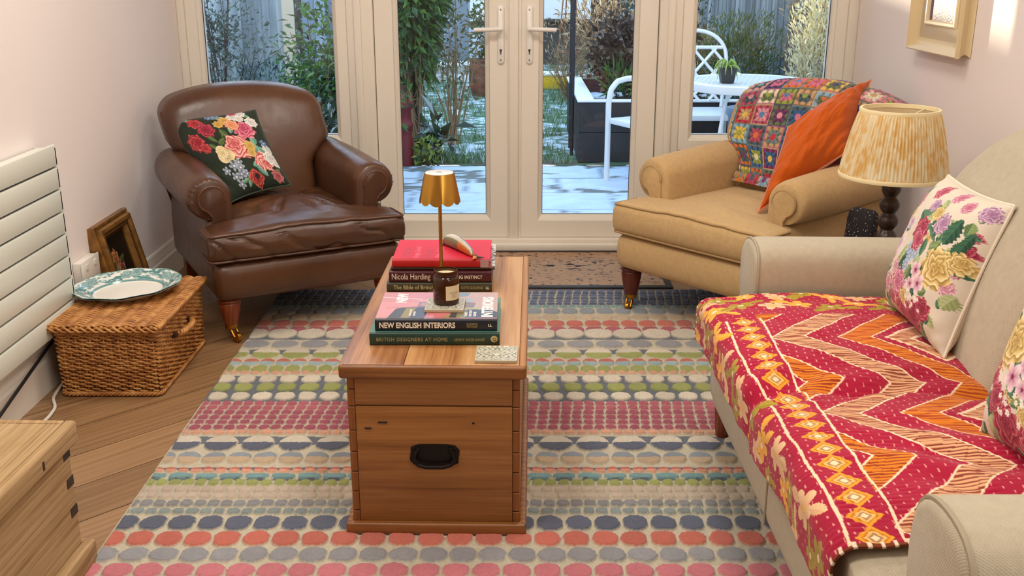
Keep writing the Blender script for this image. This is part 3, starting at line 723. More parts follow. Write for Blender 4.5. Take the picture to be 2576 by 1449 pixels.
# ================================================================== sofa
SX0, SX1, SY0, SY1 = .55, 1.46, 1.07, 2.75
m_sofa = weavemat('grey_beige_weave', (180, 169, 147), (188, 177, 155), 320, .3)
m_sofaband = plain('sofa_piping', (168, 156, 134), .85)
def seat_h(x, y):
    """crowned top of the two seat cushions"""
    c1 = np.clip(1-((y-1.63)/.36)**2, 0, 1)**.45; c2 = np.clip(1-((y-2.27)/.34)**2, 0, 1)**.45
    k = np.clip(1-((x-.72)/.30)**4, 0, 1)
    return .405+.055*np.maximum(c1, c2)*(.35+.65*k)+.010*np.maximum(c1, c2)
def sofa():
    t = thing('sofa', 'grey beige two seater sofa along the right wall with a red quilt on the seat', 'sofa', (0, 0, 0))
    G().rbox((SX1-SX0-.1, SY1-SY0-.06, .20), .03, 10, None, ((SX0+SX1-.1)/2, (SY0+SY1)/2, .225)).ob('base', m_sofa, t, angle=180)
    sm = G(); sm.tube([(SX0-.001, 2.0, .13), (SX0-.0015, 2.0, .322)], .003, 6); sm.ob('seam', m_sofaband, t)
    for y0, y1 in ((1.255, 1.955), (1.955, 2.575)):
        def f(P):
            P = P.copy(); top = P[:, 2] > .38
            P[:, 2] = np.where(top, seat_h(P[:, 0], P[:, 1])-.0+(P[:, 2]-.41)*.25, P[:, 2]); return P
        G().rbox((.53, y1-y0-.006, .115), .04, 30, f, (.505+.265, (y0+y1)/2, .365)).ob('seat_cushion', m_sofa, t, angle=180)
    # back frame and two back cushions
    def fb(P):
        P = P.copy(); k = (P[:, 2]-.3)/.65; P[:, 0] += .20*k+.05*k*k
        return P
    for y0, y1, r in ((1.24, 1.935, .05), (1.945, 2.60, .05)):
        def fc(P, y0=y0, y1=y1):
            P = P.copy(); s_ = (P[:, 1]-(y0+y1)/2)/((y1-y0)/2); k = np.clip((P[:, 2]-.40)/.5, 0, 1)
            P[:, 0] -= (P[:, 0] < 1.03)*.025*np.sin(k*PI)*(1-s_**4)
            far = sstep(2.36, 2.62, P[:, 1]) if y1 > 2.5 else sstep(1.5, 1.24, P[:, 1])
            P[:, 2] -= (.13*far**2.2)*sstep(.4, 1, k)
            return fb(P)
        bco = G().rbox((.16, y1-y0, .55), .07, 30, fc, (1.01, (y0+y1)/2, .66)).ob('back_cushion', m_sofa, t, angle=180)
        ye = y1-.004 if y1 < 2 else y0+.004
        P = fc(np.array([(.968, ye, z) for z in np.linspace(.42, .90, 30)])); G().tube(P, .004, 6).ob('piping', m_sofaband, bco)
    def fbb(P):
        P = P.copy(); far = np.maximum(sstep(2.38, 2.66, P[:, 1]), sstep(1.5, 1.2, P[:, 1])); P[:, 2] -= .13*far**2.2*(P[:, 2] > .6); return fb(P)
    G().rbox((.14, SY1-SY0-.2, .70), .06, 24, fbb, (1.115, (SY0+SY1)/2, .585)).ob('back_frame', m_sofa, t, angle=180)
    # arms: soft rounded slabs that flare to a wider top; the front carries a piped facing
    for sg, yi, yo, xo, tp in ((1, 2.60, 2.77, .045, .590), (-1, 1.250, 1.075, -.05, .640)):
        def sec(x, sc, drop):
            ym = (yi+yo)/2; hwid = abs(yo-yi)/2; pts = []
            top = tp-drop
            prof = [(-.80, .135), (-.86, .40), (-.93, top-.15), (-1.02, top-.085), (-1.0, top-.04), (-.82, top-.012), (-.45, top), (0, top+.003), (.45, top), (.85, top-.014), (1.10, top-.045), (1.16, top-.09), (1.04, top-.14), (.88, top-.17), (.84, .34), (.84, .135)]
            P = np.array([(ym+sg*a*hwid, z) for a, z in prof]); c = np.array([ym, .38]); P = c+(P-c)*np.array([sc, .25+.75*sc])
            return np.c_[np.full(len(P), x), P]
        def dense(R):
            R = np.vstack([R, R[:1]]); d = np.r_[0, np.cumsum(np.linalg.norm(np.diff(R, axis=0), axis=1))]; tt = np.linspace(0, d[-1], 72, endpoint=False)
            Q = np.stack([np.interp(tt, d, R[:, k]) for k in range(3)], -1)
            for _ in range(2): Q = .25*np.roll(Q, 1, 0)+.5*Q+.25*np.roll(Q, -1, 0)
            return Q
        xs = [(.590+xo, .90, .0), (.594+xo, .96, .0), (.604+xo, .99, .0), (.62+xo, 1.0, 0), (.75, 1.0, .0), (.95, 1.0, .002), (1.15, 1.0, .004), (1.33, 1.0, .006), (1.36, .96, .01)]
        a = G().loft([dense(sec(*q)) for q in xs]); ao = fixnormals(a.ob('arm', m_sofa, t, angle=70))
        R = dense(sec(.600+xo, .985, 0)); k = np.where(R[:, 2] > .16)[0]; k0 = np.where(np.diff(k) > 1)[0]
        if len(k0): k = np.r_[k[k0[0]+1:], k[:k0[0]+1]]
        G().tube(R[k], .0042, 6).ob('piping', m_sofaband, ao)
    for x in (.60, 1.36):
        for y in (1.16, 2.70):
            g = G(); g.lathe([(.018, 0), (.022, .03), (.026, .10), (.028, .14)], 20, (x, y, 0)); g.ob('leg', m_redwood, t, angle=60)
    return t
sofa()

# ------------------------------------------------------------------ kantha quilt on the sofa seat
def quilt():
    ns, nt_ = 760, 440
    y0, y1 = 1.36, 2.585
    # section path: from the back (x=.985) forward, over the front edge and down
    xb, xe, hang = 1.0, .49, .075
    tt = np.linspace(0, (xb-xe)+.03+hang, nt_); s = np.linspace(y0, y1, ns); Y, T = np.meshgrid(s, tt, indexing='ij')
    flat = xb-xe-.03
    A = np.clip((T-flat)/.055, 0, 1)
    X = np.where(T < flat, xb-T, xe+.03-.035*np.sin(A*PI/2)); dz = np.where(T < flat, 0, -.035*(1-np.cos(A*PI/2)))-np.clip(T-flat-.055, 0, None)
    X = X+np.clip(T-flat-.055, 0, None)*.05
    zt_ = seat_h(np.maximum(X, .50), Y); Z = zt_+dz+.018
    # hem droops at the corners, creases where the two cushions meet, loose ripples
    dip = np.exp(-((Y-1.965)/.03)**2); Z -= dip*.003*(T < flat+.06); X += dip*.012*(T > flat-.03)
    rip = np.sin((Y*46+X*14+3.5*vnoise(X*5, Y*5, 4, 2)))*np.exp(-((Y-1.62)/.16)**2)*sstep(.52, .8, X)*.006
    rip += np.sin((Y*60-X*25+3*vnoise(X*6, Y*6, 9, 2)))*np.exp(-((Y-1.965)/.10)**2)*.004
    Z += rip*1.5+.009*vnoise(X*9, Y*9, 8, 3)+.0012*np.sin(Y*2*PI/.012)*(vnoise(X*30, Y*30, 1, 1))
    X += .006*vnoise(Y*14, T*6, 3, 2)*sstep(flat-.05, flat+.1, T)
    Z += sstep(2.5, 2.585, Y)*.012
    # pattern in cloth coordinates: w = distance from the front border line, towards the back
    w = (xb-T); yy = Y+.010*vnoise(X*6, Y*6, 21, 2)
    RED = (168, 14, 54); ORG = (222, 126, 24); CRM = (222, 168, 124); WHT = (240, 214, 180); GRN = (150, 128, 30); YEL = (232, 160, 40)
    p = Paint(w, yy, RED)
    P0 = .40; ph = ((yy-1.40) % P0)/P0; tri = 1-np.abs(2*ph-1); f = w-.20*tri
    field = w > .585
    stripe = (np.sin(yy*2*PI/.0085+1.5*vnoise(w*30, yy*30, 2, 1)) > .25)
    def zz(a, b, col, dk):
        m = field & (f > a) & (f < b); p.fill(m, col); p.fill(m & stripe, dk)
        e = field & ((np.abs(f-a) < .0026) | (np.abs(f-b) < .0026)); p.fill(e, WHT)
    zz(.30, .365, CRM, (140, 60, 40)); zz(.415, .49, ORG, (150, 52, 16)); zz(.585, .66, CRM, (140, 60, 44)); zz(.735, .81, ORG, (170, 62, 16))
    # nested diamonds at the back
    for cy in (1.80, 2.20):
        d = np.abs(w-.945)/.10+np.abs(yy-cy)/.095; q = field & (d < 1.0); p.fill(q, CRM); p.fill(q & stripe, (160, 80, 56)); p.fill(field & (np.abs(d-1.0) < .05), WHT); p.fill(d < .42, RED); p.fill(np.abs(d-.42) < .06, WHT); p.fill(d < .18, RED)
    # far cross border (red with gold flowers)
    far = yy > 2.36+.0*w; p.fill(far, RED)
    # front border: white line, diamond chain, white line, flowered red
    b = (w <= .585); p.fill(b, RED)
    for x in (.588, .508): p.fill((np.abs(w-x-.004*np.sin(yy*14)) < .0024) & (yy < 2.34), WHT)
    pc = .052; k = ((yy/pc) % 1-.5)*2; d = np.abs(w-.548)/.030+np.abs(k)/1.05; m = (yy < 2.35)
    p.fill((d < 1) & m, YEL); p.fill((d < .74) & m, (200, 110, 30)); p.fill((d < .62) & m, (236, 190, 110)); p.fill((d < .42) & m, (176, 130, 90)); p.fill((d < .25) & m, (240, 220, 180))
    rg = random.Random(3)
    def blossom(cx, cy, r, a, b_, c):
        p.daisy(cx, cy, r, a, b_, c, p=5, ph=rg.random()*3, deep=.5)
        for _ in range(2):
            an = rg.random()*6.3; p.leaf(cx+1.35*r*math.cos(an), cy+1.35*r*math.sin(an), r*.7, r*.32, an, a, b_)
    cs = [(GRN, (176, 150, 44), WHT), (CRM, (232, 196, 150), (236, 180, 90)), (YEL, (240, 180, 70), WHT)]
    for i, y in enumerate(np.arange(1.42, 2.6, .098)):
        blossom(.452+.025*(i % 2)-.012, y, .034, *cs[(0, 1, 0, 1, 2)[i % 5]])
        blossom(.395+.02*((i+1) % 2), y+.045, .026, *cs[i % 3])
    for i, x in enumerate(np.arange(.50, 1.0, .072)):
        blossom(x, 2.43+.03*(i % 2), .036, *cs[(2, 0, 1, 2, 0)[i % 5]]); blossom(x+.03, 2.53+.02*(i % 2), .028, *cs[(0, 2, 1)[i % 3]])
    # running stitch
    st = (np.abs(((w+.004*np.sin(yy*40))/.017) % 1-.5) < .07) & (((yy+np.floor(w/.017)*.011)/.022 % 1) < .33)
    redm = np.all(np.abs(p.c-lin(RED)) < 1e-6, axis=-1); p.fill(st & redm, (226, 150, 140))
    p.fill((Y < y0+.008) | (Y > y1-.008), (120, 52, 18)); hs = (np.sin(T*2*PI/.02) > .6) & ((Y < y0+.012) | (Y > y1-.012)); p.fill(hs, (236, 216, 190))
    fade = 1+.10*vnoise(w*3, yy*3, 17, 2); C = np.clip(p.c*fade[..., None], 0, 1)
    g = G(); g.grid(np.stack([X, Y, Z], -1), C)
    o = g.ob('kantha_quilt', attrmat('quilt_cotton', .85, .2, (500, .25, .002), sheen=.15), angle=180)
    md = o.modifiers.new('thickness', 'SOLIDIFY'); md.thickness = .004; md.offset = -1
    tag(o, 'red and orange zigzag patterned quilt spread over the sofa seat', 'quilt')
quilt()

# ================================================================== cushions
def cushion(name, label, A, B, C, D_, T, paint, n=200, mat=None, back=None, pinch=.07, group=None, sag=0.0, pipe=None, flat=2.6, wr=.004, corners=0):
    """A top-left, B top-right, C bottom-right, D bottom-left as seen from the front"""
    A, B, C, D_ = (np.array(q, float) for q in (A, B, C, D_))
    cen = (A+B+C+D_)/4; u = np.linspace(-1, 1, n); U, V = np.meshgrid(u, u, indexing='ij')
    pu = U*(1-pinch*(1-V**2)*np.abs(U)**2); pv = V*(1-pinch*(1-U**2)*np.abs(V)**2)
    a = (pu+1)/2; b = (pv+1)/2
    S = (D_*((1-a)*(1-b))[..., None]+C*(a*(1-b))[..., None]+B*(a*b)[..., None]+A*((1-a)*b)[..., None])
    N = np.cross(C-D_+B-A, A-D_+B-C); N = N/np.linalg.norm(N)
    h = T*((1-np.abs(U)**flat)*(1-np.abs(V)**flat))**.55
    ww = vnoise(U*3+3, V*3+1, 5, 3)*wr*(h/T)+wr*.7*np.sin((U*V)*22+4*vnoise(U*2, V*2, 9, 2))*np.clip(np.abs(U*V)*1.6, 0, 1)*(h/T)
    F = S+N*(h+ww)[..., None]; K = S-N*(h*.8)[..., None]
    P = Paint(U, V, (200, 200, 200)); paint(P)
    g = G(); g.grid(F-cen, np.clip(P.c, 0, 1))
    t = thing(name, label, 'cushion', cen, group=group)
    mat = mat or attrmat(name+'_print', .75, .25, (400, .15, .002), sheen=.1)
    g.ob('front_cover', mat, t, angle=180)
    s4 = max(1, n//60); gb = G(); gb.grid((K-cen)[::s4, ::s4][::-1]) if (n-1) % s4 == 0 else gb.grid((K-cen)[::-1]); gb.ob('back_cover', back or mat, t, angle=180)
    E_ = np.concatenate([S[:, 0], S[-1, 1:], S[::-1, -1][1:], S[0, ::-1][1:-1]])-cen
    G().tube(E_[::2], .0028 if pipe is None else .004, 6, closed=True).ob('seam', pipe or back or plain(name+'_seam', (60, 66, 54), .8), t)
    return t, N
def green_print(p):
    p.c[:] = lin((36, 46, 34)); p.c *= (1+.15*vnoise(p.U*4, p.V*4, 3, 3))[..., None]
    L = [('4e7a62', '8ab89a'), ('3c5a34', '6a7c44'), ('5a8a78', '7fb2a0'), ('40582e', '75864c')]
    rg = random.Random(4)
    for cx, cy, l, w, r, k in [(.05, .30, .12, .07, 1.9, 1), (.25, .38, .12, .06, 1.2, 0), (.30, .10, .13, .07, -.9, 0), (.63, .05, .12, .08, 1.4, 2), (.62, -.18, .15, .09, -1.2, 2), (.75, -.2, .12, .06, -.9, 2), (-.28, .22, .12, .05, -.8, 1), (-.05, -.28, .16, .08, 1.2, 1),
        (.40, -.52, .11, .08, .2, 2), (.45, -.66, .16, .08, -1.1, 2), (-.55, .82, .14, .05, -.5, 0), (-.42, .72, .1, .04, -.9, 0), (.12, .78, .14, .05, .1, 0), (.72, .78, .14, .05, -.6, 0), (.8, .62, .14, .05, -.9, 1), (.0, -.83, .13, .05, .9, 0), (.1, -.86, .13, .05, 2.0, 0), (-.1, -.8, .12, .04, .2, 0),
        (.85, -.70, .10, .05, .5, 1), (-.1, .12, .12, .05, .5, 1), (-.35, .05, .10, .05, 2.4, 1), (.48, .3, .1, .06, 2, 0)]: p.leaf(cx, cy, l, w, r, *L[k])
    for pts in [[(-.3, .2), (-.1, .05), (.1, -.02)], [(-.25, -.02), (-.05, .1), (.0, .32)], [(.55, .72), (.7, .8), (.85, .55)]]: p.line(pts, .012, (92, 108, 60))
    R = ('7a1626', 'b8323e', 'dc7266'); K = ('b83a52', 'e0889a', 'f2c4b8'); K2 = ('a83444', 'e58c84', 'f6d2c0')
    p.rose(-.42, .70, .16, *R, ph=1); p.rose(-.28, .46, .19, '6e1428', 'a82a44', 'd2606a', ph=2); p.rose(-.68, .22, .20, *R, ph=.5, ox=.25); p.rose(-.55, .05, .12, *R, ph=2.2)
    p.rose(.20, -.06, .29, *K2, p=6, ph=.7, ox=-.25, oy=.25); p.rose(.55, .34, .24, '9a2c48', 'd0607e', 'eea4ac', ph=1.7, oy=.2); p.rose(.62, -.46, .23, *K2, ph=2.4, ox=.3, oy=-.2)
    p.rose(.22, .66, .13, 'b07840', 'dcae64', 'ecd08c', ph=1); p.rose(.33, .50, .15, 'c06a44', 'e8a076', 'f4c8a4', ph=2); p.rose(.05, .56, .11, 'a07830', 'd2a850', 'e8cc84', ph=.2); p.rose(.47, -.08, .13, 'a48038', 'd0ac5a', 'e8cf8e', ph=.8); p.rose(.43, -.24, .1, 'a48038', 'd0ac5a', 'e8cf8e', ph=.3)
    for cx, cy, r in [(.44, .76, .13), (.62, .86, .13), (.56, .68, .10), (.80, .58, .14), (.88, -.14, .12), (.84, -.38, .17), (.92, -.5, .1)]: p.rose(cx, cy, r, 'a8a8a0', 'e4e2dc', 'f8f6f2', ph=cx*9)
    p.rose(.46, .92, .11, '7a1a3a', 'b43c5e', 'd87890', ph=1)
    p.daisy(-.22, -.18, .22, '8a7044', 'ecd9a8', 'd8c070', p=3, ph=.4, deep=.3); p.rose(-.26, -.14, .13, 'b49a5c', 'e8d8ac', 'f6ecd0', ph=.6)
    for cx, cy, r in [(-.42, -.52, .10), (-.18, -.46, .12), (-.05, -.52, .12), (-.12, -.66, .11), (-.28, -.68, .11), (.02, -.68, .10), (-.25, -.84, .10), (-.02, -.40, .1)]: p.daisy(cx, cy, r, '3e4c66', 'aab4c4', 'e6e6e0', p=5, ph=cx*7, deep=.6)
    for cx, cy, r in [(.05, .88, .13), (-.05, .84, .1), (.86, .0, .10)]: p.daisy(cx, cy, r, '2e4468', '7c9cc4', 'd0d8e4', p=6, ph=cx*5)
    p.rose(.20, -.80, .18, '5c1820', 'c04038', 'e07a66', p=4, ph=.3); p.daisy(.24, -.76, .08, '2a1a1e', '3c2426', '1a1214', p=8)
    p.rose(.78, -.82, .14, '7c2838', 'b45a60', 'dca89c', ph=.9); p.rose(-.9, .92, .08, *R); p.leaf(-.95, .72, .16, .03, 1.3, 'c8b878', 'e6dcb0')
green = dict(A=(-1.385, 4.11, .698), B=(-1.00, 4.06, .745), C=(-.86, 3.965, .47), D_=(-1.075, 3.80, .425))
def cream_print(seed, flip=1):
    def f(p):
        rg = random.Random(seed); p.c[:] = lin((218, 208, 190))
        G_ = [('1e4434', '3c6a4e'), ('46623a', '8aa066'), ('2c5644', '5c8468'), ('8c9c66', 'b8c290')]
        pal = [('8c2440', 'c0506c', 'e8a8ae'), ('7c1c38', 'a83a54', 'd87a86'), ('b06a80', 'd8a0b2', 'f0d4d8'), ('a08040', 'd8bc76', 'f0e2b0'), ('8c5a80', 'b890b0', 'e4cfdc'), ('9c4a66', 'd08098', 'f0c6cc')]
        X = lambda q: q*flip
        for _ in range(46):
            a = rg.uniform(-1, 1); b = rg.uniform(-1, .55); k = rg.randrange(6)
            if a < -.2 and b > .1: continue
            p.rose(X(a), b, rg.uniform(.06, .12), *pal[k], p=5+k, ph=a*7)
        for _ in range(90):
            a = rg.uniform(-1, 1); b = rg.uniform(-1, .75); 
            if a < -.3 and b > .2 and rg.random() < .7: continue
            p.leaf(X(a), b, rg.uniform(.07, .17), rg.uniform(.04, .085), rg.uniform(0, 6.28), *G_[rg.randrange(4)])
        for cx, cy, w_, l_ in [(.62, .42, .13, .2), (.86, .36, .06, .14), (.48, .1, .12, .16)]: p.leaf(X(cx), cy, l_, w_, 1.35, *G_[0 if w_ != .12 else 1])
        for cx, cy, r in [(-.55, -.05, .16), (-.62, .2, .13), (-.7, -.3, .14), (-.45, .28, .12), (-.85, -.5, .12)]: p.daisy(X(cx), cy, r, 'a0708e', 'ecdce6', 'b890a8', p=9, ph=cx*4, deep=.55)
        for cx, cy, r in [(-.02, -.12, .10), (-.12, -.02, .1), (.1, -.05, .1), (-.05, -.25, .09)]: p.daisy(X(cx), cy, r, '6a86b4', 'b4c8e2', 'dcc890', p=11, deep=.5)
        for cx, cy, r, k in [(-.05, .24, .19, 1), (.0, .12, .15, 0), (.62, -.08, .26, 3), (-.12, -.52, .20, 5), (.08, -.85, .22, 0), (.42, -.80, .20, 1), (.62, -.62, .15, 1), (-.5, -.62, .16, 2), (-.25, -.75, .10, 0), (.35, .45, .15, 4), (.12, .55, .12, 3), (-.72, .55, .16, 5), (-.6, .38, .1, 3), (.88, .1, .14, 3), (-.3, .82, .13, 0), (.2, .86, .11, 5), (.88, .8, .12, 4), (-.9, .0, .14, 2), (.15, -.62, .1, 3), (-.32, -.35, .1, 2), (.55, .78, .1, 5), (-.1, .62, .1, 4)]:
            p.rose(X(cx), cy, r, *pal[k], p=6+k, ph=cx*5, ox=.15, oy=.1)
        for cx, cy, r in [(.28, -.22, .12), (.42, -.36, .14), (.24, -.42, .10)]: p.daisy(X(cx), cy, r, 'b0608a', 'f2d8dc', '8c3050', p=5, ph=cx, deep=.35)
        for _ in range(14): p.daisy(X(rg.uniform(.1, .6)), rg.uniform(-.75, -.5), .03, 'e8e4d8', 'f8f6ee', 'd0b860', p=5)
        p.c *= (1+.04*vnoise(p.U*5, p.V*5, 3, 2))[..., None]
    return f
m_creambk = plain('cream_cushion_back', (226, 216, 196), .8)
cushion('floral_cushion', 'dark green cushion printed with roses on the brown leather armchair', paint=green_print, T=.075, n=260, pinch=.08, pipe=plain('green_piping', (60, 74, 58), .8), back=plain('green_cushion_back', (40, 50, 38), .85), **green)
cushion('floral_cushion', 'cream cushion printed with flowers standing at the lamp end of the sofa', (1.065, 2.50, .80), (1.085, 2.19, .795), (.945, 2.12, .47), (.955, 2.50, .47), .085, cream_print(2), n=260, pinch=.06, back=m_creambk, pipe=m_creambk, flat=3.0)
cushion('floral_cushion', 'cream flower printed cushion cut by the photo edge at the near end of the sofa', (1.04, 1.90, .79), (1.07, 1.46, .80), (.93, 1.36, .475), (.855, 1.73, .475), .085, cream_print(9, -1), n=220, pinch=.06, back=m_creambk, pipe=m_creambk, flat=3.0)
def velvet(p):
    p.c[:] = lin((196, 86, 3)); p.c *= (1+.10*vnoise(p.U*2, p.V*2, 8, 3))[..., None]
mv = attrmat('orange_velvet', .6, .2, (300, .1, .002), sheen=.12)
mpk = plain('pink_velvet', (214, 128, 100), .75, sheen=.5)
cushion('velvet_cushion', 'orange velvet cushion with pink back leaning on the right arm of the fabric armchair', (1.02, 3.83, .715), (1.375, 4.03, .865), (1.19, 3.68, .645), (.872, 3.585, .452), .11, velvet, n=121, mat=mv, back=mpk, pipe=mpk, pinch=.05, wr=.016, flat=2.2)
# ================================================================== pine trunk used as coffee table
PINE = [(.3, '5c3418'), (.45, '825022'), (.58, '936030'), (.75, 'a6743e')]
m_pinex = woodmat('pine_front', PINE, axis=0, scale=4.5, stretch=20, rough=.42, grain=.22, coat=.1)
m_piney = woodmat('pine_side', [(.3, '7a4c2c'), (.5, 'a87848'), (.72, 'be9060')], axis=1, scale=4.5, stretch=20, rough=.4, grain=.25)
m_pinetop = woodmat('pine_lid_boards', [(.3, '5e3018'), (.42, '92603a'), (.55, 'b07c50'), (.75, 'c8986c')], axis=1, scale=3.6, stretch=24, rough=.3, grain=.38, coat=.25)
m_pineend = woodmat('pine_end_grain', [(.3, '6e3c18'), (.6, '87501f'), (.8, '965c28')], axis=2, scale=6, stretch=14, rough=.5)
m_iron = plain('black_iron', (26, 20, 18), .45, metal=.6, bmp=(60, .2, .002))
m_gap = plain('joint_gap', (40, 20, 10), .8)
TR = math.radians(-1.2)
def trunk():
    t = thing('pine_trunk', 'waxed pine blanket trunk with black iron handle used as coffee table on the rug', 'trunk', (-.1785, 2.158, .010), TR)
    w, d = .196, .905; z0, z1 = .0, .398
    b = G(); b.box(-w+.002, w-.002, .020, d-.012, .004, z1); body = b.ob('body', m_piney, t, smooth=False)
    for za, zb_ in ((.012, .322), (.3265, z1)):
        G().box(-w+.017, w-.017, .012, .022, za, zb_, .0015, 2).ob('front_board', m_pinex, body, angle=30)
    for sg in (-1, 1):
        e = G(); zz = [.012, .056, .106, .157, .208, .262, .322, .364, z1]
        for a, c in zip(zz[:-1], zz[1:]): e.box(min(sg*w, sg*(w-.016)), max(sg*w, sg*(w-.016)), .012, .026, a+.0012, c-.0012, .001, 1)
        e.ob('dovetail_pins', m_pineend, body, smooth=False)
        G().box(min(sg*w, sg*(w-.006)), max(sg*w, sg*(w-.006)), .02, d-.012, .012, z1).ob('side_board', m_piney, body, smooth=False)
    for x, z, l in ((-.118, .283, .011), (-.152, .268, .008), (.09, .283, .003)): 
        k = G().rbox((2*l, .002, .0045), .0018, 6, None, (x, .0115, z)); k.ob('dent', m_gap, body)
    p = G(); p.box(-w-.016, w+.016, -.004, .014, 0, .030, .006, 3); p.box(-w-.016, -w+.002, .0, d, 0, .030, .006, 3); p.box(w-.002, w+.016, .0, d, 0, .030, .006, 3); p.ob('plinth', m_pinex, t, angle=40)
    # lid: two boards, front and side mouldings
    lid = G().box(-.209, -.066, .012, d, z1+.006, .426, .001, 1).ob('lid_board', m_pinetop, t, smooth=False)
    l2 = G().box(-.0648, .194, .012, d, z1+.006, .426, .001, 1).ob('lid_board', woodmat('pine_lid_light', [(.3, '7c4a22'), (.42, 'a87442'), (.58, 'c0905e'), (.75, 'ceA474')], axis=1, scale=3.0, stretch=22, rough=.3, grain=.42, coat=.25), t, smooth=False)
    e = G().box(-.2115, .210, -.002, .013, z1-.004, .4255, .007, 4).ob('lid_moulding', m_pinex, t, angle=40)
    G().box(.1940, .2115, .006, d+.002, z1-.006, .4285, .007, 4).ob('lid_moulding', m_piney, t, angle=40)
    G().box(-.2115, -.203, .006, d+.002, z1-.004, .4255, .004, 3).ob('lid_moulding', m_piney, t, angle=40)
    # chest handle: plate, two loops and a drop bail
    h = G(); out = []
    for k in range(40):
        a = 2*PI*k/40; c, s_ = math.cos(a), math.sin(a)
        out.append((.0565*np.sign(c)*abs(c)**.45+.0015*math.sin(9*a), .0275*np.sign(s_)*abs(s_)**.5))
    r = [[(x, .0125, z+.202) for x, z in out], [(x, .009, z+.202) for x, z in out], [(x*.94, .008, z*.9+.202) for x, z in out]]
    hp = fixnormals(h.loft(r).ob('handle_plate', m_iron, t, angle=50))
    bl = G(); pts = [(-.037, .006, .218), (-.044, .002, .208), (-.046, -.001, .196), (-.038, -.004, .183), (-.02, -.005, .178), (.02, -.005, .178), (.038, -.004, .183), (.046, -.001, .196), (.044, .002, .208), (.037, .006, .218)]
    bl.tube(loopy(pts, False, 50), .0042, 8); bl.ob('bail', m_iron, hp)
    for x in (-.037, .037): G().lathe([(.0001, -.004), (.006, -.003), (.006, .003), (.0001, .004)], 12, (x, .005, .220)).ob('bail_knuckle', m_iron, hp)
    for x in (-.047, .047):
        for z in (.220, .184): G().rbox((.006, .003, .006), .0014, 6, None, (x, .0072, z)).ob('screw', m_iron, hp)
trunk()

# ================================================================== books
def page_mat(): return plain('page_block', (226, 218, 200), .8)
m_page = page_mat()
m_ltxt = plain('ink_cream', (226, 216, 196), .6); m_gold = plain('ink_gold', (150, 138, 84), .5); m_wtxt = plain('ink_white', (244, 240, 236), .5)
def book(name, label, x0, x1, y0, y1, z0, z1, cov, spine=None, top=None, rot=0.0, n=None, rounded=.004):
    t = thing(name, label, 'book', ((x0+x1)/2, y0, z0), rot, group=None)
    W, D, T = x1-x0, y1-y0, z1-z0; c = .0028
    pg = G(); pg.box(-W/2+.004, W/2-.004, .004, D-.004, c, T-c); pg.ob('pages', m_page, t, smooth=False)
    cv = G(); cv.box(-W/2, W/2, 0.006, D, 0, c, .0008, 1); cv.ob('back_cover', cov, t, smooth=False)
    if top is None:
        cv = G(); cv.box(-W/2, W/2, 0.006, D, T-c, T, .0008, 1); cv.ob('front_cover', cov, t, smooth=False)
    else:
        U, V = uvgrid(*(n or (200, 150))); p = Paint(U, V, (200, 200, 200)); top(p)
        g = G(); g.grid(np.stack([(U-.5)*W, .006+V*(D-.006), np.full(U.shape, T)], -1), np.clip(p.c, 0, 1))
        o = g.ob('front_cover', attrmat(name+'_cover_print', .25, .5), t, angle=180); md = o.modifiers.new('board', 'SOLIDIFY'); md.thickness = c; md.offset = 1
    sp = G(); prof = []
    for k in range(9): a = -PI/2+PI*k/8; prof.append((.006-.0065*math.cos(a)**.6 if abs(math.cos(a)) > 1e-6 else .006, T/2+T/2*math.sin(a)))
    R = [[(x, y, z) for y, z in prof]+[(x, .010, T-.0005), (x, .010, .0005)] for x in (-W/2, W/2)]
    s_ = fixnormals(sp.loft(R).ob('spine', spine or cov, t, angle=50)); return t, s_
def spine_text(root, body, xl, zc, size, mat, bold=0, sx=1, spacing=1.0, name='title_lettering'):
    return text(body, size, mat, root, frame_M((xl, -.0009, zc), (1, 0, 0), (0, 0, 1)), name=name, bold=bold, sx=sx, spacing=spacing)
ZT = .436
m_green = plain('green_cloth_cover', (28, 56, 46), .35); m_greenlt = plain('teal_cover', (84, 140, 128), .3)
b1, s1 = book('book', 'dark green book of British designers at the bottom of the near stack', -0.335, -0.029, 2.289, 2.557, ZT, .468, m_greenlt, m_green)
spine_text(s1, 'BRITISH DESIGNERS AT HOME', -.137, .0115, .0125, m_gold, .0002, .86, 1.18)
spine_text(s1, 'JENNY ROSE-INNES', .047, .0118, .0092, m_gold, .0001, .82, 1.1, 'author_lettering')
lg = G().lathe([(.0001, 0), (.0082, 0), (.0078, .0006), (.0001, .0008)], 24).ob('publisher_mark', plain('mark_gold', (188, 164, 110), .5), s1); lg.matrix_local = frame_M((.140, -.0006, .0165), (1, 0, 0), (0, 0, 1))
text('Q', .011, m_green, s1, frame_M((.1365, -.0016, .0128), (1, 0, 0), (0, 0, 1)), name='mark_lettering')
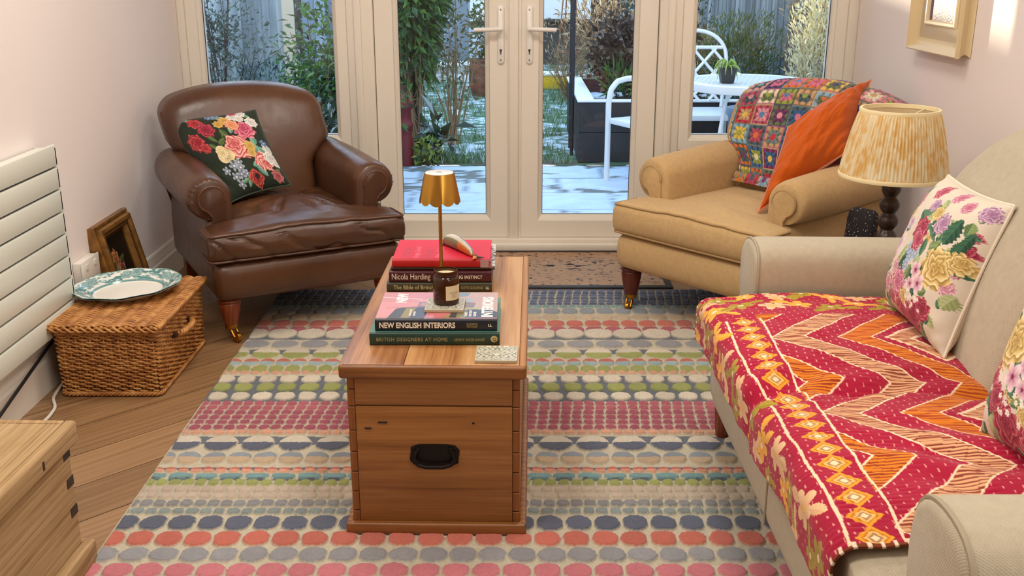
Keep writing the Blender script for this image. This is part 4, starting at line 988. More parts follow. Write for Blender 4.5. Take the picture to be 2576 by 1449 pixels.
def ne_cover(p):
    U, V = p.U, p.V
    p.c[:] = lin((206, 146, 156)); p.c *= (1+.05*vnoise(U*6, V*6, 3, 3))[..., None]
    p.poly([(0, .62), (.40, .58), (.62, 1), (0, 1)], (196, 140, 152)); p.line([(.0, .80), (.12, .77), (.34, .72)], .008, (232, 206, 204)); p.poly([(.3, .66), (.62, .9), (.66, .8), (.36, .62)], (216, 160, 168))
    p.poly([(.62, .40), (.66, 1), (1, 1), (1, .0), (.66, .0)], (186, 160, 158))
    p.poly([(.62, .78), (.74, .84), (.76, .98), (.62, 1)], (120, 140, 156)); p.poly([(.63, .62), (.76, .62), (.80, .72), (.63, .74)], (150, 178, 190)); p.poly([(.66, .40), (.80, .40), (.81, .58), (.67, .62)], (128, 120, 128))
    p.poly([(.09, .0), (.30, .0), (.40, .42), (.20, .40), (.145, .36)], (72, 82, 100)); p.poly([(.20, .0), (.275, .0), (.31, .38), (.23, .38)], (140, 132, 92)); p.poly([(.28, .0), (.40, .0), (.44, .50), (.32, .40)], (72, 80, 104))
    p.poly([(.32, .42), (.44, .42), (.44, .62), (.33, .62)], (140, 116, 128)); p.poly([(.34, .46), (.43, .46), (.43, .58), (.345, .58)], (176, 140, 146)); p.line([(.06, .38), (.24, .41), (.36, .46)], .006, (120, 96, 90))
    p.poly([(.40, .0), (.60, .0), (.62, .3), (.44, .36)], (190, 108, 112)); p.ell(.60, .02, .035, .10, 0, (124, 150, 66)); p.poly([(.60, .0), (.68, .0), (.68, .28), (.62, .30)], (62, 62, 66)); p.poly([(.66, .0), (.74, .0), (.78, .32), (.67, .32)], (118, 120, 90))
    p.poly([(.73, .0), (1, .0), (1, .24), (.93, .33), (.75, .34)], (66, 78, 100)); p.line([(.68, .36), (.82, .38), (.86, .33)], .018, (160, 172, 110)); p.fill(V < .035, (150, 110, 116)); p.fill((V < .03) & (U > .09) & (U < .4), (60, 66, 80))
m_navy = plain('navy_cloth_cover', (22, 26, 36), .35)
b2, s2 = book('book', 'pink and navy book of English interiors on top of the near stack', -0.322, -0.035, 2.298, 2.508, .468, .498, m_navy, m_navy, ne_cover, n=(260, 210))
spine_text(s2, 'NEW ENGLISH INTERIORS', -.134, .0095, .0188, m_ltxt, .0006, .815)
spine_text(s2, 'ELIZABETH', .072, .0165, .0066, m_gold, .0001, .8, 1, 'author_lettering'); spine_text(s2, 'METCALFE', .072, .0105, .0066, m_gold, .0001, .8, 1, 'author_lettering')
spine_text(s2, 'LL', .1225, .0125, .0092, m_ltxt, .0004, 1.0, 1, 'mark_lettering')
TZ = .0302
def cover_text(root, body, x, y, size, mat, bold=0, sx=1.0, z=TZ, name='title_lettering'):
    return text(body, size, mat, root, frame_M((x, y, z), (0, 1, 0), (-1, 0, 0)), name=name, bold=bold, sx=sx)
cover_text(b2, 'NEW', -.082, .125, .036, m_wtxt, .0014, .86)
cover_text(b2, 'INTERIORS', .1315, .018, .036, m_wtxt, .0014, .86)
for i, q in enumerate(('AT HOME', 'WITH TODAY\'S', 'CREATIVES')): cover_text(b2, q, .072+.0105*i, .022, .0088, m_wtxt, .0002, .75, name='subtitle_lettering')
for i, q in enumerate(('ELIZABETH METCALFE', 'DEAN HEARNE')): cover_text(b2, q, -.062+.010*i, .026, .0066, m_wtxt, .0001, .72, name='author_lettering')

m_olive = plain('olive_cloth_cover', (58, 56, 34), .4); m_maroon = plain('maroon_cloth_cover', (70, 16, 24), .35)
b3, s3 = book('book', 'olive book on British taste at the bottom of the far stack', -0.342, -0.055, 2.702, 2.938, ZT, .4625, m_olive, m_olive)
spine_text(s3, 'The Bible of British Taste', -.125, .0085, .0165, plain('ink_pale_olive', (190, 178, 128), .5), .0002, .86)
spine_text(s3, 'RUTH GUILDING', .060, .009, .0112, plain('ink_dull_gold', (150, 140, 92), .5), .0002, .70, 1, 'author_lettering'); spine_text(s3, 'LL', .1265, .009, .010, m_ltxt, .0004, 1, 1, 'mark_lettering')
b4, s4 = book('book', 'maroon book with white spine lettering in the middle of the far stack', -0.335, -0.056, 2.705, 2.928, .4625, .4945, m_maroon, m_maroon)
spine_text(s4, 'Nicola Harding', -.133, .0095, .0235, m_ltxt, .0, .74); spine_text(s4, 'HOMING INSTINCT', .018, .0115, .0125, m_ltxt, .0003, .80, 1.12, 'subtitle_lettering')
def thin_cover(p): p.c[:] = lin((150, 138, 120)); p.fill(np.sin(p.V*60) > .3, (60, 54, 56))
m_pat = plain('patterned_paper_cover', (206, 200, 196), .5, var=(90, (60, 56, 62), .5, .54))
b5, s5 = book('book', 'thin patterned book sticking out beneath the red book', -0.330, -0.047, 2.718, 2.957, .4945, .504, m_pat, plain('dark_paper_spine', (92, 72, 58), .5))
m_red = plain('crimson_cloth_cover', (206, 26, 58), .5, bmp=(500, .1, .001)); m_redsp = plain('red_cloth_spine', (176, 8, 14), .5, bmp=(500, .1, .001))
b6, s6 = book('book', 'crimson hardback with a ceramic fish on it topping the far stack', -0.326, -0.059, 2.708, 2.920, .504, .5265, m_red, m_redsp)
G().box(.1065, .1372, -.0012, .0, .001, .022).ob('spine_label', plain('greige_label', (170, 132, 130), .6), s6, smooth=False)
text('Design', .0092, m_redsp, s6, frame_M((.134, -.0016, .0025), (0, 0, 1), (-1, 0, 0)), name='label_lettering', sx=.7)
m_rosy = plain('ink_rose_grey', (186, 74, 92), .5); m_pink2 = plain('ink_light_pink', (240, 116, 136), .5)
for i, (q, mm) in enumerate((('British Design', m_rosy), ('Design Council', m_pink2), ('and beyond', m_rosy), ('1944 to Today', m_pink2))): cover_text(b6, q, -.094+.031*i, .020, .024, mm, .0002, .78, z=.0226, name='cover_lettering')
gr = G().box(-.137, .137, .012, .0145, .0224, .02265).ob('hinge_groove', plain('groove_red', (160, 16, 40), .6), b6, smooth=False)

# --- ceramic fish
def fish():
    n, m = 46, 22; t = np.linspace(0, 1, n)
    cx = -.192+.078*t+.014*t**2; cy = 2.865-.083*t-.063*t**2; rad = .0165*np.sin(np.clip(t*.97+.03, 0, 1)**.78*PI)**.62+.0035
    rad = np.where(t > .9, .004+.03*(t-.9), rad); wid = np.where(t > .88, .8, .85); hz = np.where(t > .9, 1.0, 1.0)
    th = np.linspace(0, 2*PI, m, endpoint=False); T, A = np.meshgrid(t, th, indexing='ij'); R = np.interp(T, t, rad)
    dx = np.gradient(cx, t); dy = np.gradient(cy, t); L = np.hypot(dx, dy); nx, ny = -dy/L, dx/L
    X = np.interp(T, t, cx)+R*.72*np.cos(A)*np.interp(T, t, nx); Y_ = np.interp(T, t, cy)+R*.72*np.cos(A)*np.interp(T, t, ny); Z = .5265+np.interp(T, t, rad)+R*np.sin(A)
    # colours: grey back with dark lines, sage flank, orange tail
    C = np.zeros(T.shape+(3,))+lin((120, 124, 92)); up = np.sin(A); k = up > .62; C[k] = lin((206, 200, 186)); C[(up > .8) & (np.cos(A) > 0)] = lin((110, 116, 132)); C[(np.abs(up-.62) < .05)] = lin((58, 54, 58)); C[(np.abs(up-.80) < .03) & (np.sin(T*90) > -.2)] = lin((70, 70, 80))
    tail = (T > .58) & (up < .58); C[tail] = lin((204, 122, 44)); C[T < .10] = lin((110, 100, 104)); C[T > .93] = lin((150, 96, 60))
    C *= (1+.1*vnoise(T*20, A*4, 3, 2))[..., None]
    g = G(); I = np.arange(n*m).reshape(n, m); F = []
    for i in range(n-1):
        for j in range(m): F.append((I[i, j], I[i, (j+1) % m], I[i+1, (j+1) % m], I[i+1, j]))
    F += [tuple(I[0][::-1]), tuple(I[-1])]; base = np.array([-.147, 2.78, .5265])
    tt = thing('ceramic_fish', 'small glazed fish with orange tail lying on the crimson book', 'ornament', base)
    g.add(np.stack([X, Y_, Z], -1).reshape(-1, 3)-base, F, C.reshape(-1, 3)); b = fixnormals(g.ob('body', attrmat('fish_glaze', .18, .6), tt, angle=180))
    e = np.array([cx[-1], cy[-1], .5315])-base
    for sg, col, nm in ((1, (92, 84, 92), 'grey_fin'), (-1, (206, 120, 40), 'orange_fin')):
        d = np.array([dx[-1], dy[-1], 0])/L[-1]; nrm = np.array([nx[-1], ny[-1], 0]); f = G(); rings = []
        for k in range(6):
            q = k/5; c = e+d*(.020*q)+nrm*sg*(.014*q+.004*q*q)+np.array([0, 0, .001*q]); w_ = .007*(1-q*.85)*(1+.6*math.sin(q*PI))
            rings.append([c+d*w_*.9*math.cos(a)+np.array([0, 0, 1])*w_*.55*math.sin(a)+nrm*w_*.3*math.cos(a) for a in np.linspace(0, 2*PI, 10, endpoint=False)])
        fixnormals(f.loft(rings).ob('tail_fin', plain(nm, col, .2), tt))
    hh = np.array([cx[0], cy[0], .5305])-base
    for sg in (-1, 1): G().tube([hh+np.array([.006, 0, .004]), hh+np.array([-.004, .004*sg, .000]), hh+np.array([-.009, .008*sg-.004, -.003])], [.004, .003, .0012], 8).ob('mouth', plain('fish_mouth', (96, 60, 60), .3), tt)
    G().rbox((.006, .006, .006), .0029, 6, None, hh+np.array([.012, -.006, .012])).ob('eye', plain('fish_eye', (30, 28, 30), .15), tt)
fish()

# --- tile coasters
def coaster(label, x, y, z, rot, w=.094):
    n = 90; U, V = uvgrid(n, n); p = Paint(U, V, (150, 152, 140))
    a = np.abs(U-.5); b = V; k = np.sin(a*46+5*vnoise(a*7, b*7, 3, 2))*np.sin(b*38+6*vnoise(a*6+3, b*6, 5, 2)); p.fill(k > .12, (222, 214, 186)); p.fill(k > .75, (176, 176, 158)); p.fill(k < -.6, (120, 126, 122))
    p.fill((a > .47) | (np.abs(V-.5) > .47), (190, 184, 164))
    t = thing('tile_coaster', label, 'coaster', (x, y, z), rot, group='patterned tile coasters')
    G().box(-w/2, w/2, -w/2, w/2, 0, .0065, .0012, 2).ob('cork_backing', plain('coaster_edge', (176, 156, 126), .7), t)
    e = np.minimum(np.minimum(U, 1-U), np.minimum(V, 1-V))*w
    g = G(); g.grid(np.stack([(U-.5)*w*.99, (V-.5)*w*.99, .0068+.0006*np.clip(e/.002, 0, 1)+.0003*(k > .12)], -1), p.c); g.ob('tile_face', attrmat('coaster_glaze', .3, .5), t, angle=180)
coaster('patterned grey tile coaster under the candle on the top book', -.162, 2.393, .498, -.02)
coaster('patterned grey tile coaster alone at the near right corner of the trunk', -.035, 2.222, ZT, -.03, .096)

# --- candle
def candle():
    t = thing('candle_jar', 'brown glass jar candle with cream label on the top book', 'candle', (-.160, 2.404, .5055))
    m, nt, b = newmat('amber_glass'); b.inputs['Base Color'].default_value = rgba((70, 32, 8)); b.inputs['Roughness'].default_value = .06; b.inputs['Transmission Weight'].default_value = .35; b.inputs['IOR'].default_value = 1.48
    r = .0318; j = G(); j.lathe([(.0001, 0), (r-.004, 0), (r-.001, .002), (r, .006), (r, .062), (r-.001, .066), (r-.004, .069), (r-.0035, .071), (r-.0025, .0725), (r-.0035, .074), (r-.0025, .0765), (r-.0035, .079), (r-.003, .081), (r-.0035, .083), (r-.0055, .083), (r-.006, .080), (r-.006, .005), (.0001, .004)], 40); j.ob('jar', m, t, angle=50)
    w = G(); w.lathe([(.0001, .006), (r-.0065, .006), (r-.0065, .0735), (r-.008, .0725), (.004, .072), (.0001, .072)], 32); wo = w.ob('wax', plain('candle_wax', (236, 214, 170), .5), t, angle=60)
    G().tube([(0, 0, .071), (.0005, 0, .077), (.001, 0, .080)], .0008, 6).ob('wick', plain('wick', (220, 206, 180), .8), wo)
    n = 20; a = np.radians(np.linspace(-88, -12, n)); z = np.linspace(.014, .050, 6); A, Z = np.meshgrid(a, z, indexing='ij')
    l = G(); l.grid(np.stack([(r+.0004)*np.cos(A), (r+.0004)*np.sin(A), Z], -1)); lo = l.ob('label', plain('label_paper', (216, 196, 158), .7), t, angle=180)
    for i, (q, sz) in enumerate((('THE RELAXING', .0042), ('TEA LIGHT', .0036), ('SMALL JAR', .0036), ('o', .0030))):
        tx = text(q, sz, plain('label_ink', (120, 104, 84), .7), lo, Matrix.Identity(4), 'label_lettering', 0, .8, 'CENTER', 0.0)
        for v in tx.data.vertices:
            x, y = v.co.x, v.co.y; an = math.radians(-50)+x/r; v.co = ((r+.0007)*math.cos(an), (r+.0007)*math.sin(an), .031-.0052*i+y)
candle()

# --- cordless brass lamp
def brasslamp():
    t = thing('cordless_lamp', 'slim brass table lamp with scalloped shade behind the candle', 'lamp', (-.188, 2.647, ZT))
    m, nt, b = newmat('brushed_brass'); b.inputs['Base Color'].default_value = rgba((190, 142, 62)); b.inputs['Metallic'].default_value = 1.0; b.inputs['Roughness'].default_value = .3; b.inputs['Anisotropic'].default_value = .5
    G().lathe([(.0001, 0), (.046, 0), (.047, .002), (.047, .010), (.045, .012), (.012, .0125), (.006, .015), (.0001, .015)], 40).ob('base', m, t, angle=40)
    G().tube([(0, 0, .012), (0, 0, .300)], .0048, 16).ob('stem', m, t)
    n = 160; zs = np.linspace(0, 1, 22); th = np.linspace(0, 2*PI, n, endpoint=False); g = G(); rings = []
    zb, zt = .266, .336
    for inner in (0, 1):
        for q in (zs if not inner else zs[::-1]):
            sc = .010*(np.abs(np.sin(th*5.0+.6)))**.75; z = zb+(zt-zb)*q-sc*(1-q)**3+.006
            rr = (.0535-.0145*q)*(1+.012*np.cos(10*th+1.2)*(1-q)); rr = rr-.0012*inner
            rings.append(np.c_[rr*np.cos(th), rr*np.sin(th), z])
    g.loft(rings, True, False); F0 = g.f; nn = len(rings)
    for j in range(n): k = (j+1) % n; g.f.append(((nn-1)*n+j, (nn-1)*n+k, k, j))
    sh = fixnormals(g.ob('shade', m, t, angle=50))
    G().lathe([(.0001, .336), (.036, .336), (.0368, .338), (.0368, .3425), (.0355, .3435), (.010, .3435), (.0095, .3430), (.0001, .3430)], 40).ob('top_cap', plain('frosted_top', (214, 214, 212), .3), sh, angle=40)
    G().lathe([(.0001, .3432), (.0075, .3432), (.007, .3442), (.0001, .3442)], 20).ob('touch_switch', plain('switch_grey', (170, 172, 172), .3), sh, angle=40)
brasslamp()

# ================================================================== wicker hamper and plate
def wickmat():
    m, nt, b = newmat('wicker')
    mp = mapping(nt, (1, 1, 1)); n = node(nt, 'ShaderNodeTexNoise', Scale=24.0, Detail=6.0); nt.links.new(mp.outputs[0], n.inputs['Vector'])
    r = ramp(nt, [(.3, '8a5426'), (.5, 'b57a3e'), (.72, 'cf9a5a')]); nt.links.new(n.outputs['Fac'], r.inputs[0]); nt.links.new(r.outputs[0], b.inputs['Base Color']); b.inputs['Roughness'].default_value = .42; return m
m_wick = wickmat(); m_wickdk = plain('wicker_inside', (52, 28, 12), .9)
HX0, HX1, HY0, HY1, HZ = -1.412, -1.088, 2.985, 3.49, .225
def hamper():
    t = thing('wicker_hamper', 'lidded wicker picnic hamper on the floor beside the radiator', 'hamper', ((HX0+HX1)/2, HY0, 0))
    ox, oy = (HX0+HX1)/2, HY0; w, d = (HX1-HX0)/2, HY1-HY0
    G().box(-w+.012, w-.012, .012, d-.012, .004, HZ-.006).ob('inner_core', m_wickdk, t, smooth=False)  # dark solid core that closes the gaps in the weave
    g = G(); st = .0215
    def peri(off, r=.018):
        P = np.array(loopy(rrect(-w+off, w-off, off, d-off, r, 0), n=460)); return P
    base = peri(.006); seg = np.linalg.norm(np.diff(np.vstack([base, base[:1]]), axis=0), axis=1); s = np.r_[0, np.cumsum(seg)[:-1]]; Lp = seg.sum(); ns = round(Lp/st/2)*2
    tan = np.roll(base, -1, 0)-np.roll(base, 1, 0); tan /= np.linalg.norm(tan, axis=1)[:, None]; nrm = np.c_[tan[:, 1], -tan[:, 0], np.zeros(len(tan))]
    rows = 29
    for i in range(rows):
        z = .012+(HZ-.026)*i/(rows-1); taper = .012*(1-i/(rows-1))
        ph = PI*(i % 2); off = .0048*np.sin(s/Lp*ns*PI+ph); cc = np.array([0, d/2, 0])
        P = base+nrm*(off-taper*.6)[:, None]; P[:, 2] = z+.0012*np.sin(s*9+i*1.7)+.0014*np.sin(s/Lp*ns*PI*1.0+ph+.8)
        g.tube(P, .0036+.0004*math.sin(i*2.3), 6, closed=True)
    for k in range(ns):
        q = (k+.5)/ns*Lp; j = int(np.searchsorted(s, q)) % len(base); b0 = base[j]-nrm[j]*.0075; b1 = base[j]-nrm[j]*.001
        g.tube([(b0[0], b0[1], .006), (b1[0], b1[1], HZ-.006)], .0034, 6)
    g.ob('body', m_wick, t, angle=180)
    # plaited bottom and top borders
    for nm, zz, rr, off in (('bottom_border', .010, .0052, .004), ('top_border', HZ-.012, .0046, .003)):
        e = G()
        for q in range(3):
            P = peri(off+.004 if zz < .1 else off, .02); sv = np.linspace(0, Lp, len(P), endpoint=False); a = sv/Lp*2*PI*40+q*2*PI/3
            tn = np.roll(P, -1, 0)-np.roll(P, 1, 0); tn /= np.linalg.norm(tn, axis=1)[:, None]; nr = np.c_[tn[:, 1], -tn[:, 0], np.zeros(len(tn))]
            P2 = P+nr*(.0042*np.cos(a))[:, None]; P2[:, 2] = zz+.0042*np.sin(a); e.tube(P2, rr*.72, 6, closed=True)
        e.ob(nm, m_wick, t, angle=180)
    # lid
    l = G(); lw = w+.010; y0, y1 = -.012, d+.006; nst = 9; xs = np.linspace(-lw+.02, lw-.02, nst)
    x = np.linspace(-lw, lw, 120); nr = 62
    for i in range(nr):
        y = y0+.006+(y1-y0-.012)*i/(nr-1); ph = PI*(i % 2)
        k = (x+lw-.02)/(2*lw-.04)*(nst-1)*PI; crest = np.abs(np.cos(k))
        z = HZ+.010+.0075*np.abs(np.cos(k))**.8*np.where(np.floor(k/PI+.5) % 2 == i % 2, 1.0, .72)
        P = np.c_[x, y+.0016*np.sin(k*2+ph), z]; l.tube(P, .0040, 6)
    for xx in xs: l.tube([(xx, y0-.004, HZ+.010), (xx, y1, HZ+.010)], .0062, 8)
    for sg in (-1, 1):
        for q in range(3):
            yy = np.linspace(y0, y1, 150); a = yy*2*PI/.03+q*2*PI/3; l.tube(np.c_[sg*lw+.005*np.cos(a), yy, HZ+.009+.005*np.sin(a)], .0042, 6)
    for yy in (y0, y1):
        for q in range(2):
            xx = np.linspace(-lw, lw, 140); a = xx*2*PI/.05+q*PI; l.tube(np.c_[xx, yy-.001+.003*np.cos(a), HZ+.003+.006*np.sin(a)], .0042, 6)
    lo = l.ob('lid', m_wick, t, angle=180)
    G().box(-lw+.004, lw-.004, y0+.004, y1-.004, HZ-.002, HZ+.009).ob('lid_core', m_wickdk, lo, smooth=False)
    # rope handle on the long side
    h = G()
    for q in range(2):
        tt = np.linspace(0, 1, 90); yc = .165+.15*tt; xc = w+.004+.026*np.sin(tt*PI)**.6; zc = .150+.006*np.sin(tt*PI); a = tt*2*PI*7+q*PI
        h.tube(np.c_[xc+.0055*np.cos(a), yc, zc+.0055*np.sin(a)], .0052, 8)
    h.ob('handle', m_wick, t, angle=180)
    for yy in (.16, .315): G().lathe([(.0001, -.01), (.011, -.007), (.011, .007), (.0001, .01)], 12, (w-.001, yy, .150)).ob('handle_socket', m_wickdk, t)
hamper()

def plate():
    t = thing('china_plate', 'white china plate with blue green floral rim on the wicker hamper', 'plate', (-1.272, 3.278, .2505), rot=(math.radians(3), math.radians(-2), .35))
    nr, na = 70, 260; r = np.linspace(0, 1, nr); a = np.linspace(0, 2*PI, na); Rr, A = np.meshgrid(r, a, indexing='ij')
    ax, ay = .172, .142; sc = 1+.010*np.abs(np.cos(A*9))*sstep(.7, 1, Rr)+.004*np.cos(A*3)*sstep(.7, 1, Rr)
    X = ax*Rr*sc*np.cos(A); Y_ = ay*Rr*sc*np.sin(A)
    Zp = lambda R: .004+.010*sstep(.60, .72, R)+.020*sstep(.66, 1.0, R)**1.2
    Z = Zp(Rr)+.0015*np.cos(A*9)*sstep(.8, 1, Rr)
    p = Paint(Rr, A, (236, 234, 226)); T1, T2, T3 = lin((70, 124, 128)), lin((120, 164, 166)), lin((176, 202, 200))
    rim = Rr > .68; n1 = vnoise(A*4.5, Rr*16, 4, 3); n2 = vnoise(A*11+3, Rr*34, 7, 3)
    cl = sstep(.72, .80, Rr)*(1-.0*Rr); m = rim & (n1+.25*np.cos(A*6) > -.02); p.c[m] = T2; p.c[m & (n2 > .1)] = T1; p.c[m & (n2 < -.28)] = lin((224, 228, 222))
    for k in range(6):
        ph = k*PI/3+.3
        for j in range(2):
            da = (A-ph-.22*j+PI) % (2*PI)-PI; dd = np.hypot(da*.85*.16/.16, (Rr-.86+.03*j)*1.0)/.11; q = dd < 1+.1*np.cos(np.arctan2(Rr-.86, da)*7); kk = ((dd*3+.3*np.sin(np.arctan2(Rr-.86, da)*5)) % 1)[q][:, None]; p.c[q] = T1*(1-kk)+T3*kk
    p.c[(np.abs(Rr-.655) < .008)] = T1; p.c[(Rr > .665) & (Rr < .69)] = T2; p.c[Rr > .975] = lin((110, 156, 158))
    g = G(); g.grid(np.stack([X, Y_, Z], -1), np.clip(p.c, 0, 1)); g.ob('dish', attrmat('china_glaze', .12, .55), t, angle=180)
    u = G(); u.grid(np.stack([X*.995, Y_*.995, np.maximum(Z-.005, 0)], -1)[::3, ::2][:, ::-1]); u.ob('underside', plain('china_white', (232, 228, 218), .2), t, angle=180)
plate()

# ================================================================== pictures, socket, cables, old chest
m_gilt = plain('gilt_wood', (150, 106, 48), .4, metal=.35, var=(30, (96, 62, 26), .35, .75), bmp=(40, .2, .003))
m_giltdk = plain('dark_gilt', (92, 60, 28), .45, metal=.3)
def small_picture():
    # stands on the floor leaning on the left wall; local x along the wall, z up the frame, -y towards the room
    W, H, D = .33, .41, .055; lean = math.radians(13)
    t = thing('small_picture', 'small gilt framed flower picture leaning on the wall behind the hamper', 'picture', (-1.312, 3.505, .004))
    ex = Vector((0, 1, 0)); ez = Vector((-math.sin(lean), 0, math.cos(lean))); en = ez.cross(ex)*-1   # facing +x
    M = Matrix(((ex.x, -en.x*-1, ez.x, 0), (ex.y, en.y, ez.y, 0), (ex.z, en.z, ez.z, 0), (0, 0, 0, 1)))
    nrm = ex.cross(ez)  # (0,1,0)x(-s,0,c) = (c,0,s)
    M = Matrix(((ex.x, nrm.x, ez.x, 0), (ex.y, nrm.y, ez.y, 0), (ex.z, nrm.z, ez.z, 0), (0, 0, 0, 1)))
    t.matrix_world = Matrix.Translation((-1.40, 3.505, .006)) @ M
    fn = lambda a, b, d: (a, d, b)
    g = G(); mitre(g, 0, W, 0, H, [(0, -.0), (0, .030), (.004, .034), (.012, .034), (.016, .030), (.018, .044), (.022, .050), (.034, .050), (.040, .044), (.052, .030), (.060, .020), (.064, .020), (.064, 0)], fn); fixnormals(g.ob('frame', m_gilt, t, angle=30))
    r = G()
    for k in range(40):
        for a, b in (((.047+(W-.094)*k/39), .047), ((.047+(W-.094)*k/39), H-.047), (.047, .047+(H-.094)*k/39), (W-.047, .047+(H-.094)*k/39)): r.rbox((.007, .007, .007), .0034, 4, None, (a, .040, b))
    r.ob('beading', m_giltdk, t)
    U, V = uvgrid(70, 90); p = Paint(U, V, (28, 22, 18)); 
    for cx, cy, rr, c in [(.35, .68, .14, 0), (.5, .55, .13, 1), (.3, .5, .12, 2), (.55, .3, .12, 0), (.35, .3, .11, 1)]: p.rose(cx, cy, rr, *[('6a3a1a', 'a8683c', 'd8a878'), ('5a2420', '98504a', 'c89080'), ('5a4a24', '8c7a44', 'b8a870')][c], ph=cx*8)
    for cx, cy, r_ in [(.2, .6, .6), (.45, .42, 1.5), (.6, .45, 2.3), (.4, .2, .9), (.6, .65, .3)]: p.leaf(cx, cy, .12, .05, r_, '26361e', '4c6034')
    q = G(); q.grid(np.stack([.062+U*(W-.124), np.full(U.shape, .016), .062+V*(H-.124)], -1), p.c); q.ob('painting', attrmat('old_varnish', .35, .4), t, angle=180)
    G().box(.004, W-.004, -.002, .012, .004, H-.004).ob('backing', plain('brown_backing', (96, 72, 48), .8), t, smooth=False)
small_picture()
def wall_picture():
    y0, y1, z0, z1 = 3.53, 3.985, .988, 1.56
    t = thing('framed_painting', 'cream box framed painting in purple and orange hung on the right wall', 'picture', (XR, (y0+y1)/2, z0)); oy = (y0+y1)/2
    fn = lambda a, b, d: (-d, a-oy, b-z0)
    m_cream = plain('cream_frame', (218, 196, 152), .4)
    g = G(); mitre(g, y0, y1, z0, z1, [(0, .002), (.008, .008), (.013, .018), (.006, .032), (0, .040), (0, .052), (.004, .054), (.010, .050), (.022, .034), (.038, .026), (.044, .024), (.044, .002)], fn); fixnormals(g.ob('frame', m_cream, t, angle=35))
    s_ = G(); mitre(s_, y0+.042, y1-.042, z0+.042, z1-.042, [(0, .022), (.052, .022), (.052, .008), (0, .008)], fn); fixnormals(s_.ob('slip', plain('linen_slip', (196, 178, 148), .7, bmp=(300, .2, .001)), t, smooth=False))
    s_ = G(); mitre(s_, y0+.092, y1-.092, z0+.092, z1-.092, [(0, .02), (0, .028), (.004, .031), (.012, .031), (.016, .024), (.016, .012), (0, .012)], fn); fixnormals(s_.ob('inner_bead', plain('bead_cream', (228, 212, 176), .4), t, angle=35))
    U, V = uvgrid(140, 180); p = Paint(U, V, (110, 84, 96)); X = 1-U
    n1 = vnoise(X*6, V*5, 3, 3); n2 = vnoise(X*16, V*12, 5, 3); n3 = vnoise(X*30, V*9, 8, 2)
    p.fill(n1 > .05, (164, 112, 92)); p.fill(n1 > .3, (206, 140, 86)); p.fill(n2 > .28, (74, 60, 92)); p.fill(n2 < -.38, (196, 164, 150)); p.fill((n3 > .4) & (V < .5), (96, 66, 60))
    p.poly([(.05, 0), (.4, .05), (.34, .75), (.16, .8), (.02, .4)], (66, 58, 80)); p.fill((X < .4) & (n3 > .2) & (V < .8), (92, 86, 116)); p.fill((np.hypot((X-.62)/.08, (V-.62)/.2) < 1+.3*n2), (224, 150, 84)); p.fill((np.hypot((X-.88)/.09, (V-.6)/.26) < 1+.4*n3), (222, 206, 180)); p.fill((X > .45) & (V < .3) & (n3 > .1), (112, 82, 70)); p.fill((V > .85) & (n1 > -.1), (120, 150, 180))
    q = G(); q.grid(fnv(y0+.106, y1-.106, z0+.106, z1-.106, U, V, oy, z0), p.c); q.ob('painting', attrmat('oil_paint', .4, .4, (120, .5, .002)), t, angle=180)
    G().box(-.016, -.002, y0-oy+.02, y1-oy-.02, .02, z1-z0-.02).ob('backing', plain('picture_backing', (150, 130, 100), .8), t, smooth=False)
def fnv(y0, y1, z0, z1, U, V, oy, oz): return np.stack([np.full(U.shape, -.018), y0+U*(y1-y0)-oy, z0+V*(z1-z0)-oz], -1)
wall_picture()
def socket():
    t = thing('wall_socket', 'white double wall socket just behind the plate by the radiator end', 'socket', (XL, 3.42, .285))
    G().box(0.0005, .030, -.07, .07, -.043, .043, .004, 2).ob('back_box', m_white, t)
    G().box(.030, .036, -.074, .074, -.046, .046, .002, 2).ob('face_plate', m_white, t)
    for y in (-.036, .036): G().box(.036, .039, y-.011, y+.011, .012, .032, .001, 1).ob('switch', m_white, t)
socket()
def cable(name, label, pts, r, mat):
    P = np.array(pts, float); d = np.r_[0, np.cumsum(np.linalg.norm(np.diff(P, axis=0), axis=1))]; tt = np.linspace(0, d[-1], 90); Q = np.stack([np.interp(tt, d, P[:, k]) for k in range(3)], -1)
    for _ in range(8): Q[1:-1] = .25*Q[:-2]+.5*Q[1:-1]+.25*Q[2:]
    c = Q.mean(0); c[2] = Q[:, 2].min(); o = G().tube(Q-c, r, 8).ob(name, mat, None); o.location = c; tag(o, label, 'cable')
cable('power_cable', 'black cable running along the wall below the radiator', [(-1.452, 2.1, .012), (-1.448, 2.5, .03), (-1.445, 2.75, .09), (-1.445, 2.95, .135), (-1.45, 3.1, .16), (-1.452, 3.18, .17)], .005, plain('black_cable', (24, 24, 28), .5))
cable('power_cable', 'white cable looping over the floor between the old chest and the hamper', [(-1.45, 2.2, .006), (-1.435, 2.55, .006), (-1.405, 2.70, .006), (-1.375, 2.80, .006), (-1.385, 2.90, .006), (-1.425, 2.965, .006), (-1.437, 3.05, .006), (-1.45, 3.2, .02)], .0048, plain('white_cable', (228, 222, 210), .45))

